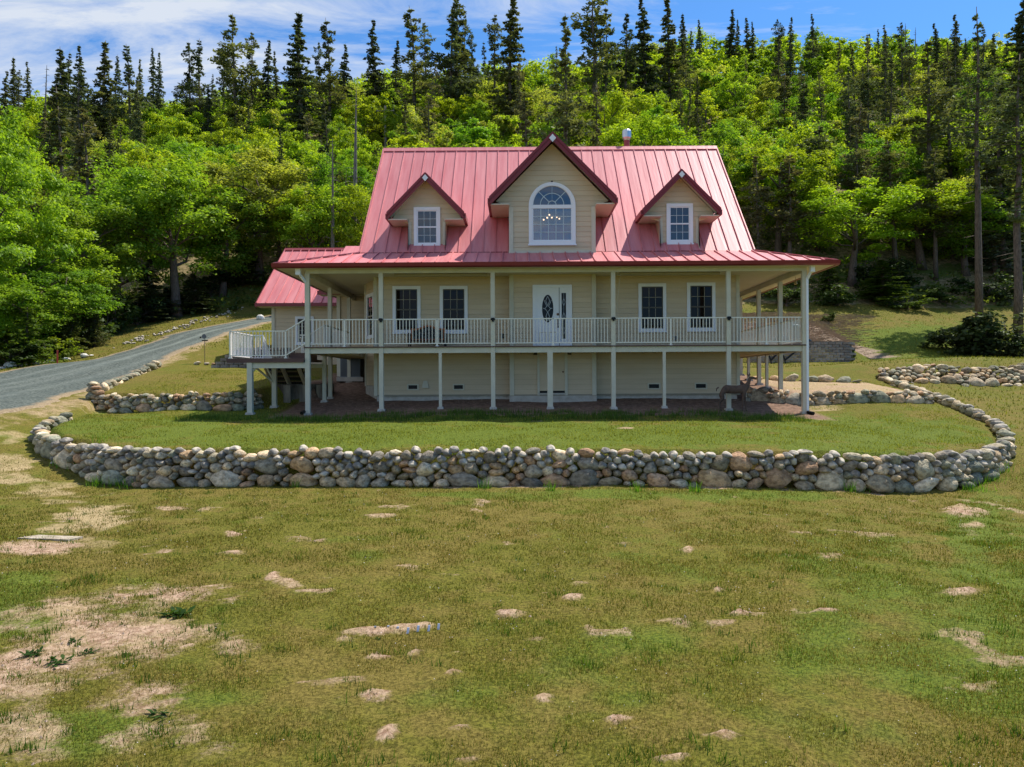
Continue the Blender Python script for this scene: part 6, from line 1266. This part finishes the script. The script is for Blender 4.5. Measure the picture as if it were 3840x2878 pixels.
# undergrowth that reads as one mass
ug = [];
for _ in range(900):
    x, y2 = random.uniform(-50, 50), random.uniform(59, 84)
    if -13 < x < 12: continue
    ug.append((x, y2, random.uniform(.5, 1.8)))
for _ in range(420):
    Y_u = random.uniform(41, 62); px_u = random.uniform(-500, np.interp(Y_u, [39, 43, 51, 58, 66], [0, 200, 407, 662, 1000])-90); ug.append(((px_u-1940)/2922*Y_u, Y_u+1.5, random.uniform(.5, 1.5)))
C = []; Sz = []; To = []
for (x, y2, r_) in ug:
    if x > -22 and y2 < 59: continue
    n = 60; v = rvec(n); v[:, 2] = np.abs(v[:, 2]); C.append(np.array([x, y2, g1(x, y2)])+v*np.array([r_, r_, r_*.7])*(.5+.5*rng.random((n, 1)))); Sz.append(.30*(.6+.8*rng.random(n))); To.append(np.clip(random.random()*.7+rng.normal(0, .2, n), 0, 1))
C = np.concatenate(C); Sz = np.concatenate(Sz); To = np.concatenate(To); nv = rvec(len(C))+np.array([0, 0, .8]); nv /= np.linalg.norm(nv, axis=1)[:, None]
o = link('undergrowth', quads_mesh('undergrowth', leafquads(C, nv, Sz), leafm, To)); o.color = (.11, .14, .035, 1); tag(o, 'leafy undergrowth beneath the trees of the hillside', None, None, 'stuff')
# dead brush and straw on the mulch bank
n = 5200; x = rng.uniform(12.5, 25, n); y2 = rng.uniform(46, 55.5, n); k_ = (x < 19.4+(y2-46)*.55+rng.normal(0, .7, n)); x, y2 = x[k_], y2[k_]; z = gz(x, y2); n = len(x)
az = rng.uniform(-.5, .5, n)+R(-18); L_ = rng.uniform(.2, .8, n); d_ = np.stack([np.cos(az), np.sin(az)*.4, rng.uniform(-.2, .25, n)], 1)*L_[:, None]; p0 = np.stack([x, y2, z+rng.uniform(.0, .14, n)], 1)
V = np.stack([p0-d_/2, p0-d_/2+np.array([0, 0, .02]), p0+d_/2+np.array([0, -.01, .02]), p0+d_/2], 1); o = link('dead_brush', quads_mesh('dead_brush', V, straw)); tag(o, 'dry brush and straw litter on the bank above the block wall', None, None, 'stuff')
# ============================================================ grass
def blades(name, x, y_, h, w, col, label, tone=None, lean=.5, zf=None, mat_=None):
    n = len(x); z = gz(x, y_)-.004; az = rng.uniform(0, 2*math.pi, n); la = rng.uniform(0, 2*math.pi, n); l_ = h*lean*rng.random(n)
    dx, dy = np.cos(az)*w/2, np.sin(az)*w/2; tx, ty = x+np.cos(la)*l_, y_+np.sin(la)*l_
    V = np.stack([np.stack([x-dx, y_-dy, z], 1), np.stack([x+dx, y_+dy, z], 1), np.stack([tx, ty, z+h], 1)], 1)
    o = link(name, quads_mesh(name, V, mat_ or grassm, tone if tone is not None else rng.random(n), 3)); o.color = (*col, 1); tag(o, label, None, None, 'stuff'); return o
def sample(n, y0, y1, pw=1.0, spread=.70, xa=None):
    "points denser near the camera"
    u = rng.random(n); y_ = y0*(y1/y0)**(u**pw); x = (rng.random(n)*2-1)*(spread*y_+4.5*(y_/9)**.5) if xa is None else rng.uniform(xa[0], xa[1], n); return x, y_
def att_at(A, x, y_):
    i = np.clip(np.searchsorted(gx, x), 0, len(gx)-1); j = np.clip(np.searchsorted(gy, y_), 0, len(gy)-1); return A[j, i]
def keep(x, y_, k=1.0):
    b = att_at(bare, x, y_); s_ = att_at(strawa, x, y_); cl = fbm(x/.45, y_/.45, 91, 3); return (rng.random(len(x)) > np.clip((b-.38)*1.7, 0, .95)) & (rng.random(len(x)) < np.clip((cl-.30)*3.2, .12, 1)) & (rng.random(len(x)) > s_*.5)
near = polydist
for nm, N_, col, hlo, hhi, cond in (('short_grass', 520000, (.125, .125, .017), .015, .042, 0), ('dry_grass', 330000, (.235, .165, .052), .012, .038, 1), ('lush_grass', 200000, (.10, .15, .017), .02, .06, 2)):
    x, y_ = sample(N_, 4.0, 20); m_ = keep(x, y_)
    if cond == 1: m_ &= rng.random(N_) < np.clip((fbm(x/1.6, y_/1.6, 61, 3)-.34)*3.4, .08, 1)
    if cond == 2: m_ &= rng.random(N_) < np.clip(att_at(lush, x, y_)*.9+(fbm(x/.9, y_/.9, 71, 3)-.47)*3.0, .015, 1)
    m_ &= polydist(x, y_, TERR) < -.25
    x, y_ = x[m_], y_[m_]; sc = np.clip(y_/8, .75, 1.6); n = len(x); h = rng.uniform(hlo, hhi, n)*np.sqrt(sc); w = rng.uniform(.005, .010, n)*sc
    blades(nm, x, y_, h, w, col, {0: 'short olive grass of the front lawn', 1: 'dry brown grass blades mixed into the front lawn', 2: 'lusher green grass growing in patches of the front lawn'}[cond]); print(nm, n)
# terrace lawn between the wall and the house, and the yard to the sides
x, y_ = rng.uniform(-14, 15.5, 150000), rng.uniform(17.6, 33, 150000); m_ = (polydist(x, y_, TERR) > .25) & (att_at(bare, x, y_) < .4) & ~((x > -5.8) & (x < 8.2) & (y_ > 27.3)) & (rng.random(150000) < np.clip((fbm(x/.9, y_/.9, 81, 3)-.30)*2.6, .1, 1)); x, y_ = x[m_], y_[m_]; n = len(x)
blades('terrace_grass', x, y_, rng.uniform(.02, .065, n), rng.uniform(.016, .028, n), (.215, .225, .032), 'yellow green grass on the terrace in front of the house')
x, y_ = rng.uniform(-10.5, 9, 26000), rng.uniform(23.6, 25.3, 26000); m_ = rng.random(26000) < np.clip((fbm(x/.5, y_/.3, 85, 3)-.4)*4, 0, 1); x, y_ = x[m_], y_[m_]; n = len(x)
blades('tall_grass', x, y_, rng.uniform(.06, .22, n), rng.uniform(.012, .02, n), (.075, .13, .02), 'taller grass along the shaded edge below the deck', lean=.3)
x, y_ = rng.uniform(-30, 32, 60000), rng.uniform(20, 60, 60000); m_ = (polydist(x, y_, TERR) < -.3) & (att_at(forest, x, y_) < .5) & (att_at(mulch, x, y_) < .3) & ~((x > -12) & (x < 11) & (y_ > 25)) & ~((x < -13) & (y_ < 36) & (x > -34)) ; x, y_ = x[m_], y_[m_]
# keep the gravel clear
def on_drive(x, y_):
    out = np.zeros(len(x), bool)
    for i in range(0, 259, 3):
        j = min(259, i+3); q = [A_[i], B_[i], B_[j], A_[j]]; out |= polydist(x, y_, [tuple(v) for v in q]) > 0
    return out
m_ = ~on_drive(x, y_); x, y_ = x[m_], y_[m_]; n = len(x)
blades('yard_grass', x, y_, rng.uniform(.04, .12, n), rng.uniform(.03, .06, n), (.16, .165, .028), 'rough grass of the side yards and banks')
# tufts at the foot of the long wall
def tufts(spots, name, label, col, hh=(.12, .30), per=60, rad=.14, w=(.010, .02)):
    X = []; Y_ = []
    for (x, y_, s_) in spots: n = int(per*s_); X.append(x+rng.normal(0, rad*s_, n)); Y_.append(y_+rng.normal(0, rad*s_*.7, n))
    X, Y_ = np.concatenate(X), np.concatenate(Y_); return blades(name, X, Y_, rng.uniform(hh[0], hh[1], len(X)), rng.uniform(w[0], w[1], len(X)), col, label, lean=.6)
def grd(sx_, sy_):
    d = PD(sx_, sy_, 1.0); Y = 2.5/-d[2] if d[2] < 0 else 20
    for _ in range(14): Y = .5*Y+.5*(g1(d[0]*Y, Y)/d[2])
    return d[0]*Y, Y
sp = [(*grd(a, b), s_) for a, b, s_ in ((133,1008,1.0), (178,1018,1.1), (195,1022,1.3), (210,1030,1), (240,1040,1.4), (262,1048,1.6), (280,1052,1), (318,1050,.7), (1848,1060,1.1), (1835,1062,.6), (1500,1063,.7), (1380,1062,.6), (1050,1056,.5), (640,1052,.5), (1190,1060,.6), (2140,1040,1.3), (2165,1020,1.3), (2100,1060,1))]
tufts(sp, 'wall_foot_grass', 'bright green grass tufts at the foot of the long stone wall', (.12, .26, .02))
x = []; 
sp = [(rng.uniform(-12, 12), 0, 0) for _ in range(1)]
sp = []
for k in range(520):
    Y = 4.6*(17/4.6)**rng.random(); X_ = (rng.random()*2-1)*.7*Y
    if fbm(np.array([X_/1.2]), np.array([Y/1.2]), 71, 3)[0] > .5 or att_at(bare, np.array([X_]), np.array([Y]))[0] > .5: sp.append((X_, Y, rng.uniform(.25, .7)))
tufts(sp, 'grass_tufts', 'scattered green grass tufts over the front lawn and bare soil', (.075, .135, .018), (.03, .11), 45, .11, (.006, .012))
# leafy weed rosettes on the bare soil
def rosette(sx_, sy_, size, lb, grp='leafy weeds on the bare soil'):
    x, y_ = grd(sx_, sy_); V = []; n = int(60*size/.3)
    for k in range(n):
        az = rng.uniform(0, 6.28); L_ = size*rng.uniform(.35, 1); w = L_*.16; el = rng.uniform(.1, .9); d = np.array([math.cos(az), math.sin(az), 0]); s_ = np.array([-d[1], d[0], 0]); z0_ = np.array([0, 0, .01]); c = rng.normal(0, size*.28, 3)*np.array([1, 1, 0])
        m1 = c+d*L_*.5*math.cos(el)+np.array([0, 0, L_*.5*math.sin(el)]); t_ = c+d*L_*math.cos(el)*1.0+np.array([0, 0, L_*.62*math.sin(el)]); V.append([c+z0_, m1+s_*w, t_, m1-s_*w])
    o = link('weed', quads_mesh('weed', np.array(V), grassm, rng.random(n)), None, (x, y_, g1(x, y_))); o.color = (.030, .065, .014, 1); tag(o, lb, 'weed', grp)
rosette(385, 1330, .20, 'largest dark green leafy weed on the bare soil'); rosette(122, 1432, .13, 'dark leafy weed at the left of the bare soil'); rosette(70, 1415, .13, 'loose green weed left of the dark leafy weed'); rosette(190, 1412, .10, 'small weed right of the dark leafy weed'); rosette(275, 1418, .07, 'tiny bright weed below the largest weed'); rosette(160, 1385, .09, 'small green weed above and left in the bare soil')
rosette(270, 1350, .06, 'very small weed left of the largest weed'); rosette(350, 1545, .11, 'green weed in the lower left lawn'); rosette(815, 1382, .06, 'small dark weed under the middle pale stake')
# small pale flowers speckled over the lawn
x, y_ = sample(1500, 4.4, 17); m_ = keep(x, y_); x, y_ = x[m_], y_[m_]; n = len(x); z = gz(x, y_)+rng.uniform(.02, .06, n); s_ = rng.uniform(.003, .006, n)*np.clip(y_/7, .8, 1.8)
C = np.stack([x, y_, z], 1); V = np.stack([C+np.stack([-s_, 0*s_, 0*s_], 1), C+np.stack([0*s_, -s_, .3*s_], 1), C+np.stack([s_, 0*s_, 0*s_], 1), C+np.stack([0*s_, s_, .6*s_], 1)], 1)
o = link('tiny_flowers', quads_mesh('tiny_flowers', V, mat('petals', (.50, .46, .46), .7))); tag(o, 'tiny pale flowers speckled over the lawn', None, None, 'stuff')
print('objects', len(bpy.data.objects))
